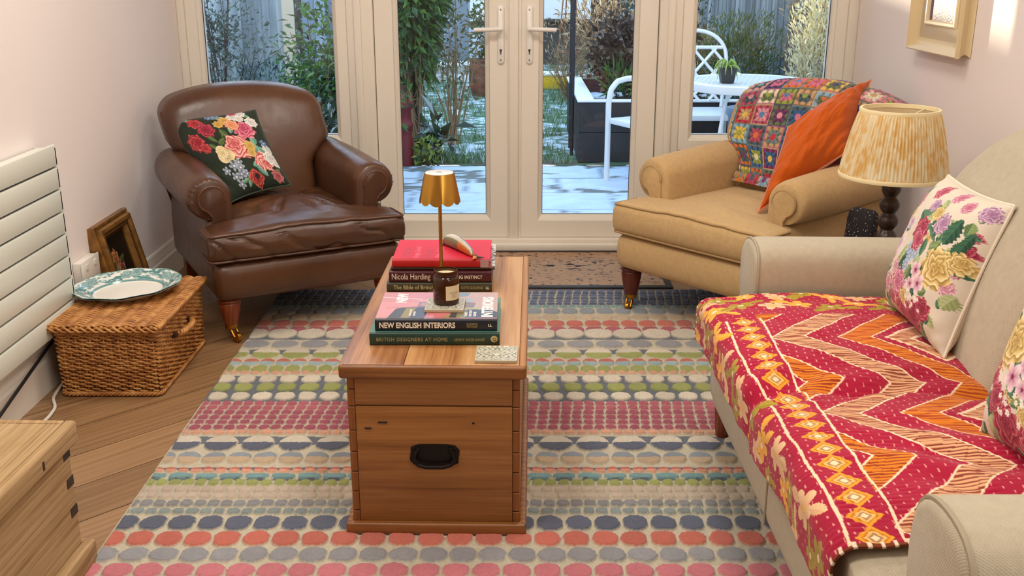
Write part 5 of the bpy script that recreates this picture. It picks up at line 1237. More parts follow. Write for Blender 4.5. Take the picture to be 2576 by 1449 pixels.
OLD = [(.3, '6e5236'), (.43, '9c7c56'), (.55, 'b2946c'), (.7, 'c6aa82')]
m_oldy = woodmat('worn_pine', OLD, axis=1, scale=5.0, stretch=12, rough=.7, spec=.2, grain=.10, bmp=.35, fine=.55)
m_oldtop = woodmat('worn_pine_top', [(.3, '75583a'), (.48, 'ac8e66'), (.72, 'd0b68e')], axis=1, scale=7.0, stretch=5, rough=.75, spec=.15, grain=.06, bmp=.4, fine=.5)
m_olddk = plain('iron_nail_stain', (58, 44, 36), .7)
def oldchest():
    t = thing('old_pine_chest', 'worn unpolished pine chest at the lower left corner of the photo', 'chest', (-1.2, 1.6, 0), math.radians(-1.5))
    x0, x1, y0, y1 = -.225, .225, -.50, .452
    G().box(x0, x1, y0, y1, .02, .325, .002, 1).ob('body', m_oldy, t, smooth=False)
    for z in (.272, .205, .135): G().box(x1-.002, x1+.0012, y1-.03, y1+.0008, z, z+.022).ob('dovetail', m_olddk, t, smooth=False)
    G().box(x0-.0, x1-.006, y0, y1-.004, .322, .350, .002, 1).ob('lid_board', m_oldtop, t, smooth=False)
    lp = G(); lp.box(x1-.004, x1+.020, y0-.01, y1+.012, .302, .353, .007, 3); lo = lp.ob('lid_edge', m_oldy, t, angle=40)
    G().box(x0, x1-.006, y1-.006, y1+.012, .310, .352, .004, 2).ob('lid_edge', m_oldy, t, angle=40)
    for y, z in ((.30, .325), (-.0, .318)): G().rbox((.003, .008, .020), .0014, 6, None, (x1+.020, y, z)).ob('nail_hole', m_olddk, lo)
    pl = G(); pl.rbox((.032, y1-y0+.03, .062), .012, 12, lambda P: P+np.c_[.0025*vnoise(P[:, 1]*16, P[:, 2]*30, 3, 2), 0*P[:, 0], .003*vnoise(P[:, 1]*14, P[:, 0]*20, 5, 2)], (x1+.014, (y0+y1)/2, .034)); pl.box(x0, x1+.02, y1, y1+.018, .003, .06, .006, 2); pl.ob('plinth', m_oldy, t, angle=50)
oldchest()

# ================================================================== side table, lamp with pleated shade, dark bag
LX, LY = 1.172, 3.15
def lamp():
    s_ = thing('side_table', 'small dark side table hidden behind the sofa arm under the lamp', 'table', (LX+.02, LY-.03, 0))
    G().lathe([(.0001, .345), (.165, .345), (.17, .35), (.17, .362), (.166, .366), (.0001, .366)], 48).ob('table_top', m_bobbin, s_, angle=40)
    for k in range(3):
        a = k*2*PI/3+.5; G().tube([(.13*math.cos(a), .13*math.sin(a), 0), (.09*math.cos(a), .09*math.sin(a), .345)], [.012, .016], 12).ob('leg', m_bobbin, s_)
    t = thing('table_lamp', 'dark turned wood lamp with yellow pleated shade between the armchair and sofa', 'lamp', (LX, LY, .3665))
    pr_ = [(.0001, 0), (.062, 0), (.064, .008), (.058, .018), (.030, .024), (.018, .030)]
    for i in range(5):
        zc = .055+.052*i
        for a in np.linspace(-.8, .8, 9): pr_.append((.012+.021*math.cos(a*1.55)*(1-.04*i), zc+.0255*a/.8))
    pr_ += [(.012, .305), (.014, .312), (.010, .318), (.009, .345), (.0001, .346)]
    G().lathe(pr_, 28).ob('turned_stem', m_bobbin, t, angle=70)
    zb, zt, rb, rt = .306, .503, .160, .1145; n = 720; th = np.linspace(0, 2*PI, n+1); q = np.linspace(0, 1, 40); Q, A = np.meshgrid(q, th, indexing='ij')
    pl = (np.abs(((A*88/(2*PI)+.12*vnoise(A*6, Q*2, 3, 1)) % 1)-.5)*2)*.0065*np.sin(np.clip(Q*1.04-.02, 0, 1)*PI)**.35
    R = rb+(rt-rb)*Q+pl; p = Paint(A, Q, (236, 214, 160)); n1 = vnoise(A*44, Q*7, 3, 3); n2 = vnoise(A*12, Q*12, 6, 3)
    k = sstep(-.45, .5, n1+.6*n2)[..., None]; p.c = lin((250, 240, 208))*(1-k)+lin((236, 196, 120))*k
    m, nt, b = newmat('pleated_silk'); at = node(nt, 'ShaderNodeAttribute'); at.attribute_name = 'Col'; nt.links.new(at.outputs['Color'], b.inputs['Base Color']); b.inputs['Roughness'].default_value = .8
    tr = nt.nodes.new('ShaderNodeBsdfTranslucent'); nt.links.new(at.outputs['Color'], tr.inputs['Color']); mx = nt.nodes.new('ShaderNodeMixShader'); mx.inputs[0].default_value = .35
    nt.links.new(b.outputs[0], mx.inputs[1]); nt.links.new(tr.outputs[0], mx.inputs[2]); nt.links.new(mx.outputs[0], nt.nodes['Material Output'].inputs['Surface'])
    g = G(); g.grid(np.stack([R*np.cos(A), R*np.sin(A), zb+(zt-zb)*Q], -1), p.c); sh = g.ob('lamp_shade', m, t, angle=180)
    lin_m, nt2, b2_ = newmat('shade_lining'); b2_.inputs['Base Color'].default_value = rgba((250, 240, 208)); b2_.inputs['Roughness'].default_value = .8
    t2 = nt2.nodes.new('ShaderNodeBsdfTranslucent'); t2.inputs['Color'].default_value = rgba((250, 236, 196)); m2 = nt2.nodes.new('ShaderNodeMixShader'); m2.inputs[0].default_value = .4
    nt2.links.new(b2_.outputs[0], m2.inputs[1]); nt2.links.new(t2.outputs[0], m2.inputs[2]); nt2.links.new(m2.outputs[0], nt2.nodes['Material Output'].inputs['Surface'])
    li = G(); li.lathe([(rb-.004, zb), (rt-.004, zt)], 64, caps=False); li.ob('shade_lining', lin_m, sh)
    for z, r in ((zb, rb+.001), (zt, rt+.001)): G().lathe([(r-.006, z-.006), (r+.001, z-.006), (r+.0025, z), (r+.001, z+.006), (r-.006, z+.006), (r-.006, z-.006)], 72, caps=False).ob('shade_trim', plain('shade_trim', (244, 226, 178), .8), sh)
    sp = G()
    for k in range(3): a = k*2*PI/3+2.6; sp.tube([(0, 0, zt-.028), (.05*math.cos(a), .05*math.sin(a), zt-.022), ((rt-.004)*math.cos(a), (rt-.004)*math.sin(a), zt-.002)], .0022, 6)
    sp.ob('shade_fitter', plain('fitter_white', (226, 216, 190), .4), t)
    G().lathe([(.012, .335), (.014, .345), (.014, .37), (.0001, .372)], 16).ob('bulb_holder', m_brass, t)
    G().lathe([(.012, .372), (.016, .385), (.026, .41), (.028, .43), (.02, .45), (.0001, .456)], 20).ob('bulb', plain('opal_bulb', (240, 236, 226), .2), t)
    # dark bag with white specks standing on the floor behind the lamp
    bg_ = thing('fabric_bag', 'black fabric bag with white specks standing behind the lamp stem', 'bag', (1.19, 3.43, 0), math.radians(-48))
    def fb(P): 
        k = P[:, 2]/.5; P = P.copy(); P[:, 1] = P[:, 1]*(1-.6*np.clip(k, 0, 1)**2)+.01*vnoise(P[:, 0]*8, P[:, 2]*8, 4, 2); P[:, 0] *= 1-.12*k; return P
    m, nt, b = newmat('speckled_black_cloth'); mp = mapping(nt); v = node(nt, 'ShaderNodeTexVoronoi', Scale=120.0, Randomness=1.0); nt.links.new(mp.outputs[0], v.inputs['Vector']); r = ramp(nt, [(0, 'e8e4e0'), (.16, 'dcd4d0'), (.2, '17131a')]); nt.links.new(v.outputs['Distance'], r.inputs[0]); nt.links.new(r.outputs[0], b.inputs['Base Color']); b.inputs['Roughness'].default_value = .8
    G().rbox((.12, .09, .5), .03, 20, fb, (0, 0, .25)).ob('bag_body', m, bg_, angle=180)
    G().tube([(-.045, .01, .485), (0, .012, .492), (.045, .01, .485)], .005, 8).ob('bag_hem', plain('black_strap', (26, 22, 26), .8), bg_)
m_bobbin = woodmat('dark_turned_oak', [(.3, '241712'), (.6, '3a261c'), (.85, '4c3426')], axis=2, scale=9, rough=.32)
lamp()
# ================================================================== the garden
PZ = -.05
def gx(px, y, z=.4):
    """x of image column px on the plane at depth y (camera at the origin)"""
    return (px-1288)/2611*(y*.9537+(1.3-z)*.3007)
# --- ground
def ground():
    nx, ny = 260, 130; U, V = uvgrid(nx, ny); x = -5+10*U; y = 4.86+2.24*V
    n1 = vnoise(x*3, y*5, 3, 4); n2 = vnoise(x*14, y*20, 6, 3); p = Paint(x, y, (200, 214, 230)); p.c *= (1+.14*n2+.06*n1)[..., None]
    jx = np.abs(((x+.3*np.floor((y-4.86)/.45))/.6) % 1); jy = np.abs(((y-4.86)/.45) % 1); j = (np.minimum(jx, 1-jx)*.6 < .012) | (np.minimum(jy, 1-jy)*.45 < .012)
    p.c[j & (n2 > -.3)] = lin((150, 160, 168)); wet = (n1 > .1) & (y > 6.2); p.c[wet & (n2 > -.2)] = lin((112, 118, 114)); p.c[(n1 > .42) & (n2 > .15)] = lin((120, 126, 122))
    g = G(); g.grid(np.stack([x, y, PZ+.006*n2*(~j)+.004*n1], -1), np.clip(p.c, 0, 1)); o = struct(g.ob('patio_ground', attrmat('snowy_paving', .7, .3), angle=180))
    nx, ny = 340, 340; U, V = uvgrid(nx, ny); x = -7+14*U; y = 7.08+10*V; n1 = vnoise(x*2.2, y*2.2, 11, 4); n2 = vnoise(x*12, y*12, 12, 3)
    n3 = vnoise(x*34, y*22, 15, 3); sn = sstep(.0, .5, n1*.5+n2*.5+n3*.85-.02)[..., None]; gr = lin((84, 116, 84))*(1+.4*n2[..., None]); C = gr*(1-sn)+lin((214, 226, 238))*sn
    so = (y < 7.3+.1*n1) ; C[so & (n2 > -.1)] = lin((92, 92, 76))
    g = G(); g.grid(np.stack([x, y, PZ+.005+.015*n1+.008*n2], -1), np.clip(C, 0, 1)); struct(g.ob('lawn_ground', attrmat('frosty_lawn', .9, .2), angle=180))
    # grass blades: uncountable
    N = 26000; rg = np.random.default_rng(3); x = rg.uniform(-2.4, 2.4, N); y = 7.15+7*rg.random(N)**1.6
    keep = (vnoise(x*2.2, y*2.2, 11, 4)*.8+vnoise(x*12, y*12, 12, 3)*.7 < .28) & ~((x > .40) & (y > 7.15) & (y < 8.8)); x, y = x[keep], y[keep]; N = len(x); a = rg.uniform(0, 2*PI, N); h = rg.uniform(.03, .085, N); w = .003+.002*rg.random(N)
    V_ = np.zeros((N, 4, 3)); b = np.stack([x, y, np.full(N, PZ)], -1); sd = np.stack([np.cos(a), np.sin(a), 0*a], -1)*w[:, None]; tip = np.stack([np.sin(a)*h*.6, -np.cos(a)*h*.6, h], -1)
    V_[:, 0] = b-sd; V_[:, 1] = b+sd; V_[:, 2] = b+tip*.6+sd*.6; V_[:, 3] = b+tip
    F = np.arange(N*4).reshape(N, 4).tolist(); g = G().add(V_.reshape(-1, 3), F); o = g.ob('grass', leafmat('grass_blades', [(78, 118, 56), (104, 140, 70), (60, 98, 60), (206, 220, 222), (120, 140, 84)], .6, .3), smooth=False)
    tag(o, 'frosted green grass blades growing through the snow on the lawn', 'grass', kind='stuff')
ground()

def leaves(C, D, N, L, W, curl=.25):
    """vectorised two-face leaves; C base points, D directions, N normals"""
    D = D/np.linalg.norm(D, axis=1)[:, None]; S = np.cross(D, N); S /= np.linalg.norm(S, axis=1)[:, None]+1e-9; N = np.cross(S, D)
    n = len(C); V = np.zeros((n, 4, 3)); L = np.broadcast_to(L, (n,))[:, None]; W = np.broadcast_to(W, (n,))[:, None]
    V[:, 0] = C; V[:, 1] = C+D*L*.45+S*W*.5+N*W*curl; V[:, 2] = C+D*L-N*L*.12; V[:, 3] = C+D*L*.45-S*W*.5+N*W*curl
    I = np.arange(n)[:, None]*4; F = np.concatenate([I+np.array([0, 1, 2]), I+np.array([0, 2, 3])]).tolist(); return V.reshape(-1, 3), F
def blobpts(rg, n, c, r, shell=.55, lumps=0, seed=0):
    d = rg.normal(size=(n, 3)); d /= np.linalg.norm(d, axis=1)[:, None]; k = (shell+(1-shell)*rg.random(n))[:, None]
    P = d*k
    if lumps: P *= (1+lumps*vnoise(d[:, 0]*3+5, d[:, 2]*3+d[:, 1]*2, seed, 2))[:, None]
    return np.array(c)+P*np.array(r), d
def shrub(label, c, r, n, L, W, mat, stem, cat='shrub', name='shrub', up=.3, droop=0.0, seed=1, stems=9, base=None, group=None, shell=.35, sr=.006, lumps=.3):
    rg = np.random.default_rng(seed); bx, by, bz = base if base else (c[0], c[1], PZ)
    t = thing(name, label, cat, (bx, by, bz), group=group); o = np.array([bx, by, bz])
    P, d = blobpts(rg, n, c, r, shell, lumps, seed); D = d*.7+rg.normal(size=(n, 3))*.5+np.array([0, 0, up-droop]); N = rg.normal(size=(n, 3))+np.array([0, 0, 1.2])
    V, F = leaves(P-o, D, N, L*(.6+.7*rg.random(n)), W*(.6+.7*rg.random(n))); G().add(V, F).ob('foliage', mat, t, smooth=False)
    g = G()
    for k in range(stems):
        q = blobpts(rg, 1, c, r, .5)[0][0]-o; b0 = np.array([rg.uniform(-.04, .04), rg.uniform(-.04, .04), 0]); m = (b0+q)/2+rg.normal(size=3)*.05; m[2] = abs(m[2])
        tt = np.linspace(0, 1, 9)[:, None]; P_ = b0*(1-tt)**2+2*m*tt*(1-tt)+q*tt*tt; g.tube(P_, np.linspace(sr, sr*.35, 9), 5)
        for _ in range(3):
            i = rg.integers(3, 8); e = P_[i]+rg.normal(size=3)*np.array(r)*.35; g.tube([P_[i], (P_[i]+e)/2+rg.normal(size=3)*.02, e], [sr*.4, sr*.3, sr*.15], 4)
    g.ob('stems', stem, t); return t
m_twig = plain('brown_twig', (92, 72, 54), .8); m_twigl = plain('tan_twig', (150, 124, 92), .8); m_twigd = plain('dark_twig', (52, 42, 38), .8)
lf_green = leafmat('leaf_green', [(54, 96, 40), (80, 128, 48), (46, 78, 44), (112, 150, 70), (60, 104, 62), (36, 62, 40)], .45)
lf_dark = leafmat('leaf_dark', [(30, 48, 34), (46, 70, 44), (62, 88, 54), (200, 212, 220), (38, 56, 46), (84, 100, 70)], .5)
lf_blue = leafmat('leaf_bluegreen', [(70, 96, 86), (92, 116, 104), (56, 80, 70), (120, 140, 128), (44, 62, 58)], .6)
lf_cream = leafmat('leaf_cream', [(232, 224, 186), (214, 206, 160), (242, 236, 206), (178, 176, 124), (226, 216, 176)], .7)
lf_olive = leafmat('leaf_olive', [(86, 100, 52), (110, 120, 66), (130, 122, 78), (64, 84, 46), (146, 124, 84)], .6)
lf_brown = leafmat('leaf_dead', [(58, 44, 38), (40, 30, 28), (84, 66, 52), (112, 92, 72), (30, 24, 24), (150, 140, 132)], .8)
lf_tan = leafmat('leaf_tan', [(186, 156, 116), (206, 180, 140), (150, 120, 88), (120, 96, 74), (222, 206, 176)], .8)
shrub('leafy green shrub with arching sprays outside the left window', (-1.08, 6.55, .58), (.42, .35, .60), 2500, .058, .024, lf_green, m_twig, seed=1, droop=.5, stems=16, shell=.15)
shrub('low dark shrub dusted with snow under the left window', (-1.16, 6.05, .22), (.36, .30, .38), 1700, .06, .026, lf_dark, m_twigd, seed=2, stems=12)
shrub('thin grey green climber in front of the pale left fence', (-2.28, 8.25, .72), (.42, .16, .58), 1000, .045, .022, lf_blue, m_twigd, seed=3, stems=26, sr=.008, shell=.1)
shrub('twiggy climber behind the leather armchair against the pale fence', (-1.80, 7.9, .28), (.40, .22, .46), 900, .05, .024, lf_blue, m_twigd, seed=4, stems=22, shell=.1)
shrub('green climber hanging over the left side of the garden arch', (-.72, 7.42, 1.0), (.25, .22, .58), 2600, .085, .034, lf_green, m_twigl, seed=5, droop=.8, stems=16, sr=.010, base=(-.66, 7.4, PZ))
shrub('fine leaved shrub with bare curved stems inside the garden arch', (-.45, 7.9, .72), (.22, .2, .50), 330, .055, .022, lf_olive, m_twigl, seed=6, droop=.2, stems=14, sr=.008)
shrub('low green plant with broad leaves at the foot of the garden arch', (-.50, 7.3, .12), (.13, .10, .17), 40, .16, .07, lf_dark, m_twigd, seed=7, stems=5, cat='plant', name='garden_plant')
shrub('cluster of small yellow green leaves beside the red chimney pot', (-.58, 7.12, .04), (.10, .08, .11), 110, .05, .022, leafmat('leaf_yellow', [(150, 170, 70), (190, 196, 96), (100, 130, 56)], .5), m_twig, seed=8, stems=5, cat='plant', name='garden_plant')
shrub('dead brown hydrangea with snow flecks in the black raised bed', (1.0, 8.15, .62), (.42, .34, .30), 2200, .06, .045, lf_brown, m_twigd, seed=9, stems=22, base=(1.0, 8.15, .25), sr=.007)
shrub('pale dry seed heads and stems behind the raised bed', (.92, 9.4, .78), (.55, .35, .36), 900, .07, .016, lf_tan, m_twigl, seed=10, stems=40, base=(.92, 9.4, PZ), up=.8)
shrub('tangle of bare tan stems beside the yellow crate', (.58, 10.6, .42), (.32, .3, .42), 260, .06, .014, lf_tan, m_twigl, seed=11, stems=44, up=.8, sr=.005)
shrub('dark evergreen shrub behind the raised bed near the right fence', (1.55, 9.5, .6), (.25, .3, .9), 900, .06, .022, lf_dark, m_twigd, seed=12, stems=16, up=.8)
shrub('pale cream upright shrub in sunlight against the right fence', (1.92, 6.7, .62), (.18, .17, .66), 3200, .045, .013, lf_cream, m_twigl, seed=13, up=1.0, stems=16)
shrub('grey seeding top of an upright shrub by the right fence', (1.98, 7.3, .95), (.13, .14, .4), 900, .04, .012, leafmat('leaf_greytan', [(140, 132, 116), (112, 108, 96), (170, 160, 138)], .8), m_twig, seed=14, up=1.0, stems=12)
shrub('feathery green shrub behind the garden table', (1.78, 8.3, .52), (.34, .3, .42), 2400, .065, .010, leafmat('leaf_feather', [(84, 112, 50), (110, 130, 64), (62, 92, 48), (140, 140, 84)], .6), m_twig, seed=15, up=.8, stems=18)
shrub('brown withered shrub behind the lattice garden chair', (1.50, 9.0, .50), (.26, .28, .38), 1000, .07, .014, lf_tan, m_twig, seed=16, up=.7, stems=30)
shrub('grey leaved plant in the corner below the right fence', (1.72, 7.55, .22), (.26, .16, .22), 700, .06, .02, lf_blue, m_twigd, seed=17, stems=10, cat='plant', name='garden_plant')
shrub('leafy shrub growing in the terracotta pot on the lawn', (-.26, 10.9, .62), (.16, .2, .34), 350, .07, .03, lf_olive, m_twig, seed=18, stems=10, base=(-.30, 10.9, .30))
shrub('green strappy plant in the corner of the raised bed', (.78, 7.6, .44), (.12, .1, .12), 60, .14, .02, lf_green, m_twigd, seed=19, stems=3, cat='plant', name='garden_plant', base=(.78, 7.6, .25), up=1)
shrub('snowy twiggy shrub far back left of the white shed', (-1.15, 12.3, .55), (.6, .5, .65), 1500, .07, .03, lf_dark, m_twigd, seed=20, stems=20)
shrub('large dark shrub far back at the left fence', (-2.4, 12.0, .6), (.8, .5, .8), 1500, .09, .04, lf_dark, m_twigd, seed=21, stems=16)
shrub('dark shrub at the back fence behind the white shed', (1.9, 13.2, .8), (.7, .5, .8), 1300, .09, .04, lf_dark, m_twigd, seed=22, stems=16)

# --- fences
def boards(name, label, p0, p1, h, bw, mat, mpost, posts=(), rails=(.2, .8), zb=PZ, hvar=.0, back=False):
    p0 = np.array(p0, float); p1 = np.array(p1, float); L = np.linalg.norm(p1-p0); d = (p1-p0)/L
    t = thing(name, label, 'fence', (p0[0], p0[1], zb), math.atan2(d[1], d[0])); n = int(L/bw); g = G(); rd = random.Random(int(L*100))
    for i in range(n): g.box(i*bw+.003, (i+1)*bw+.004, (.004 if i % 2 else -.006), (.016 if i % 2 else .006), .03, h-rd.random()*.015-hvar*(i/n), .0, 1)
    g.ob('board_panel', mat, t, smooth=False)
    r = G()
    for z in rails: r.box(0, L, .016, .05, z*h-.03, z*h+.03)
    r.ob('rail', mpost, t, smooth=False)
    for s_, w_, hh in posts: G().box(s_*L-w_/2, s_*L+w_/2, -.05, .05, 0, hh, .006, 1).ob('post', mpost, t, angle=30)
    return t
def fencemat(name, stops):
    m, nt, b = newmat(name); mp = mapping(nt, (40, 40, 2.5)); n = node(nt, 'ShaderNodeTexNoise', Scale=1.0, Detail=6.0); nt.links.new(mp.outputs[0], n.inputs['Vector']); r = ramp(nt, stops)
    g = nt.nodes.new('ShaderNodeNewGeometry'); mx = node(nt, 'ShaderNodeMix'); mx.data_type = 'FLOAT'; mx.inputs[0].default_value = .45; nt.links.new(n.outputs['Fac'], mx.inputs[2]); nt.links.new(g.outputs['Random Per Island'], mx.inputs[3]); nt.links.new(mx.outputs[0], r.inputs[0]); nt.links.new(r.outputs[0], b.inputs['Base Color']); b.inputs['Roughness'].default_value = .85; return m
m_fpale = fencemat('weathered_pale_boards', [(.2, '5c6a72'), (.45, '8a989e'), (.8, 'b6c0c4')]); m_fgrey = fencemat('weathered_grey_boards', [(.25, '56646a'), (.5, '7a878c'), (.8, 'a0a8a8')]); m_fdark = fencemat('dark_stained_boards', [(.25, '2c2c2c'), (.5, '44423e'), (.8, '5c5850')])
m_postw = plain('pale_timber', (206, 190, 166), .8)
boards('garden_fence', 'pale weathered board fence outside the left window', (-4.2, 8.3), (-1.86, 8.95), 1.06, .058, m_fpale, m_postw, ((.995, .10, 1.5),))
boards('garden_fence', 'grey blue board fence beyond the pale post on the left', (-1.84, 9.4), (-.95, 10.6), 1.25, .07, fencemat('blue_grey_boards', [(.25, '5a6a7c'), (.5, '7d8fa4'), (.8, 'a4b4c4')]), m_fdark, ((.98, .09, 1.4),))
boards('garden_fence', 'tall grey board fence along the right side of the garden', (2.16, 12.4), (2.16, 4.95), 1.85, .105, m_fgrey, m_fgrey, ((.05, .09, 1.9), (.35, .09, 1.9), (.62, .09, 1.9)))
boards('garden_fence', 'dark board fence along the left boundary of the garden', (-4.3, 16), (-4.3, 5.0), 1.3, .12, m_fdark, m_fdark, ())
boards('garden_fence', 'dark fence across the far end of the garden', (-2.85, 15.6), (-1.7, 15.6), 1.2, .12, m_fdark, m_fdark, ())
boards('garden_fence', 'taller dark fence across the far end of the garden behind the shed', (-1.7, 15.6), (4.5, 15.6), 2.15, .12, m_fdark, m_fdark, ())
boards('garden_fence', 'dark fence at the far left corner of the garden', (-6.0, 15.6), (-2.85, 15.6), 2.22, .12, m_fdark, m_fdark, ())
def house(label, x0, x1, y0, y1, h, wall, roofc):  # unseen buildings added past the fence to block and shape the low sun
    t = thing('sun_block_house', label, 'house', ((x0+x1)/2, y0, PZ)); w = (x1-x0)/2; d = y1-y0
    G().box(-w, w, 0, d, 0, h).ob('wall', wall, t, smooth=False)
    G().add([(-w-.2, -.2, h), (w+.2, -.2, h), (w+.2, d+.2, h), (-w-.2, d+.2, h), (-w-.2, d/2, h+1.8), (w+.2, d/2, h+1.8)], [(0, 1, 5, 4), (2, 3, 4, 5), (0, 4, 3), (1, 2, 5), (0, 3, 2, 1)]).ob('roof', roofc, t, smooth=False)
    for k in range(2):
        x = (-.5+k)*w; f = G().box(x-.3*min(1, w), x+.3*min(1, w), -.04, .02, 1.2, 2.3, .01, 1).ob('window', m_white, t); G().box(x-.26*min(1, w), x+.26*min(1, w), -.045, -.03, 1.25, 2.25).ob('pane', plain('dark_pane', (60, 70, 80), .1), f, smooth=False)
m_brick = plain('brick_wall', (150, 104, 84), .85, var=(6, (120, 82, 66), .4, .6)); m_roof = plain('slate_roof', (84, 86, 92), .7)
house('unseen brick house added beyond the far garden fence to block sun', -2.0, 7, 16.6, 23, 5, m_brick, m_roof)
house('unseen narrow brick outbuilding added beyond the far fence to block sun', -3.93, -3.25, 16.6, 17.4, 4.2, m_brick, m_roof)
house('unseen rendered garage added beyond the far left fence to block sun', -12, -4.85, 16.0, 16.7, 4.2, plain('render_wall', (206, 200, 190), .85), m_roof)

# --- white shed, terrace edge, clutter at the back
def shed():
    t = thing('garden_shed', 'white garden shed at the far end of the garden', 'shed', (.95, 14.3, PZ))
    G().box(-.70, .10, 0, 1.0, .60, 2.2).ob('upper_wall', plain('shed_white', (240, 240, 238), .5), t, smooth=False)
    G().box(-.68, .08, .06, 1.0, 0, .60).ob('lower_wall', m_fdark, t, smooth=False)
    G().box(-.74, .14, -.03, 1.0, .57, .61).ob('base_rail', m_fdark, t, smooth=False)
    G().box(-.76, .16, -.06, 1.1, 2.2, 2.3).ob('roof', m_roof, t, smooth=False)
    t = thing('garden_shed', 'pale blue and white shed partly behind the climber on the arch', 'shed', (-.55, 13.6, PZ))
    G().box(-.32, .32, 0, .8, .1, 2.1).ob('wall', plain('shed_blue', (206, 218, 228), .5), t, smooth=False); G().box(.02, .30, -.02, .01, .62, 1.9).ob('window', plain('bright_pane', (240, 244, 246), .2), t, smooth=False); G().box(.0, .32, -.03, 0, .56, .62).ob('window_sill', m_fdark, t, smooth=False); G().box(-.3, 0, -.02, 0, .12, 1.9).ob('door', plain('shed_door', (128, 140, 150), .5), t, smooth=False); G().box(-.38, .38, -.06, .9, 2.1, 2.2).ob('roof', m_roof, t, smooth=False)
shed()
o = G().box(-1.6, .35, 12.7, 13.3, PZ, .10, .01, 1).ob('terrace_step', plain('snowy_timber', (226, 224, 220), .7, var=(5, (170, 156, 140), .5, .7)), None); struct(o)
o = G().box(-1.4, .2, 12.2, 12.45, PZ, .02, .01, 1).ob('terrace_kerb', plain('snowy_stone', (230, 228, 226), .7), None); struct(o)
def crate():
    t = thing('garden_crate', 'yellow plastic crate on the snowy lawn at the back', 'crate', (gx(1398, 11.6, .0), 11.6, PZ+.01)); m = plain('yellow_plastic', (232, 184, 28), .4)
    G().box(-.20, .20, -.12, .12, 0, .15, .01, 2).ob('body', m, t); G().box(-.215, .215, -.135, .135, .145, .17, .006, 2).ob('rim', plain('snowy_rim', (238, 232, 214), .6), t)
crate()
def pot(name, label, x, y, z, prof, mat, cat='pot', rim=None):
    t = thing(name, label, cat, (x, y, z)); G().lathe(prof, 32).ob('body', mat, t, angle=50)
    r, h = prof[-1][0], max(q[1] for q in prof); G().lathe([(.0001, h-.03), (max(q[0] for q in prof[-3:])*.9, h-.03)], 24, caps=False).ob('soil', plain('dark_soil', (48, 40, 34), .95), t); return t
m_terra = plain('terracotta', (134, 84, 58), .75, var=(14, (96, 60, 44), .4, .65)); m_redpot = plain('dark_red_glaze', (112, 28, 32), .5); m_bgrey = plain('blue_grey_pot', (130, 146, 164), .5)
pot('terracotta_pot', 'banded terracotta pot standing on the lawn', -.30, 10.9, PZ, [(.0001, 0), (.10, 0), (.125, .06), (.14, .11), (.135, .125), (.145, .15), (.148, .22), (.140, .24), (.146, .26), (.140, .32), (.13, .35), (.14, .365), (.14, .385), (.12, .385)], m_terra)
pot('chimney_pot', 'dark red chimney pot planter at the left edge of the left door', -.755, 7.12, PZ, [(.0001, 0), (.075, 0), (.075, .18), (.068, .20), (.068, .25), (.080, .27), (.080, .285), (.066, .30), (.066, .38), (.085, .40), (.085, .43), (.07, .43)], m_redpot)
pot('terracotta_pot', 'brown pot behind the right corner of the leather armchair', -1.17, 5.72, PZ, [(.0001, 0), (.08, 0), (.11, .30), (.12, .32), (.12, .36), (.10, .36)], plain('brown_glaze', (92, 48, 38), .5))
pot('planter_pot', 'tall blue grey planter under the garden table', 1.50, 6.72, PZ, [(.0001, 0), (.085, 0), (.11, .40), (.12, .41), (.12, .45), (.10, .45)], m_bgrey)
# --- black metal garden arch
def arch():
    t = thing('garden_arch', 'black metal garden arch spanning the path onto the lawn', 'arch', (-.13, 7.45, PZ)); m = plain('black_metal', (26, 30, 38), .5)
    for sx in (-1, 1):
        for dy in (0, .26):
            x = sx*.56; g = G(); g.tube([(x, dy, 0), (x, dy, 1.95)], .0135 if dy == 0 else .011, 10); g.ob('post', m, t)
        r = G()
        for z in np.arange(.25, 1.95, .32): r.tube([(sx*.56, 0, z), (sx*.56, .26, z)], .007, 8)
        r.ob('rungs', m, t)
    for dy in (0, .26): a = np.linspace(PI, 0, 24); G().tube(np.c_[.56*np.cos(a), np.full(24, dy), 1.95+.4*np.sin(a)], .0125, 8).ob('hoop', m, t)
arch()
def obelisk():
    t = thing('garden_obelisk', 'thin rusty metal obelisk beside the dead stems in front of the white shed', 'obelisk', (.62, 11.6, PZ)); m = plain('rusty_wire', (150, 92, 62), .7)
    for k in range(4): a = k*PI/2+.4; G().tube([(.16*math.cos(a), .16*math.sin(a), 0), (.02*math.cos(a), .02*math.sin(a), 1.6)], .008, 6).ob('leg', m, t)
    for z in (.4, .8, 1.2): r = .16-.14*z/1.6; b = np.linspace(0, 2*PI, 17)[:-1]; G().tube(np.c_[r*np.cos(b), r*np.sin(b), np.full(16, z)], .006, 6, closed=True).ob('ring', m, t)
obelisk()
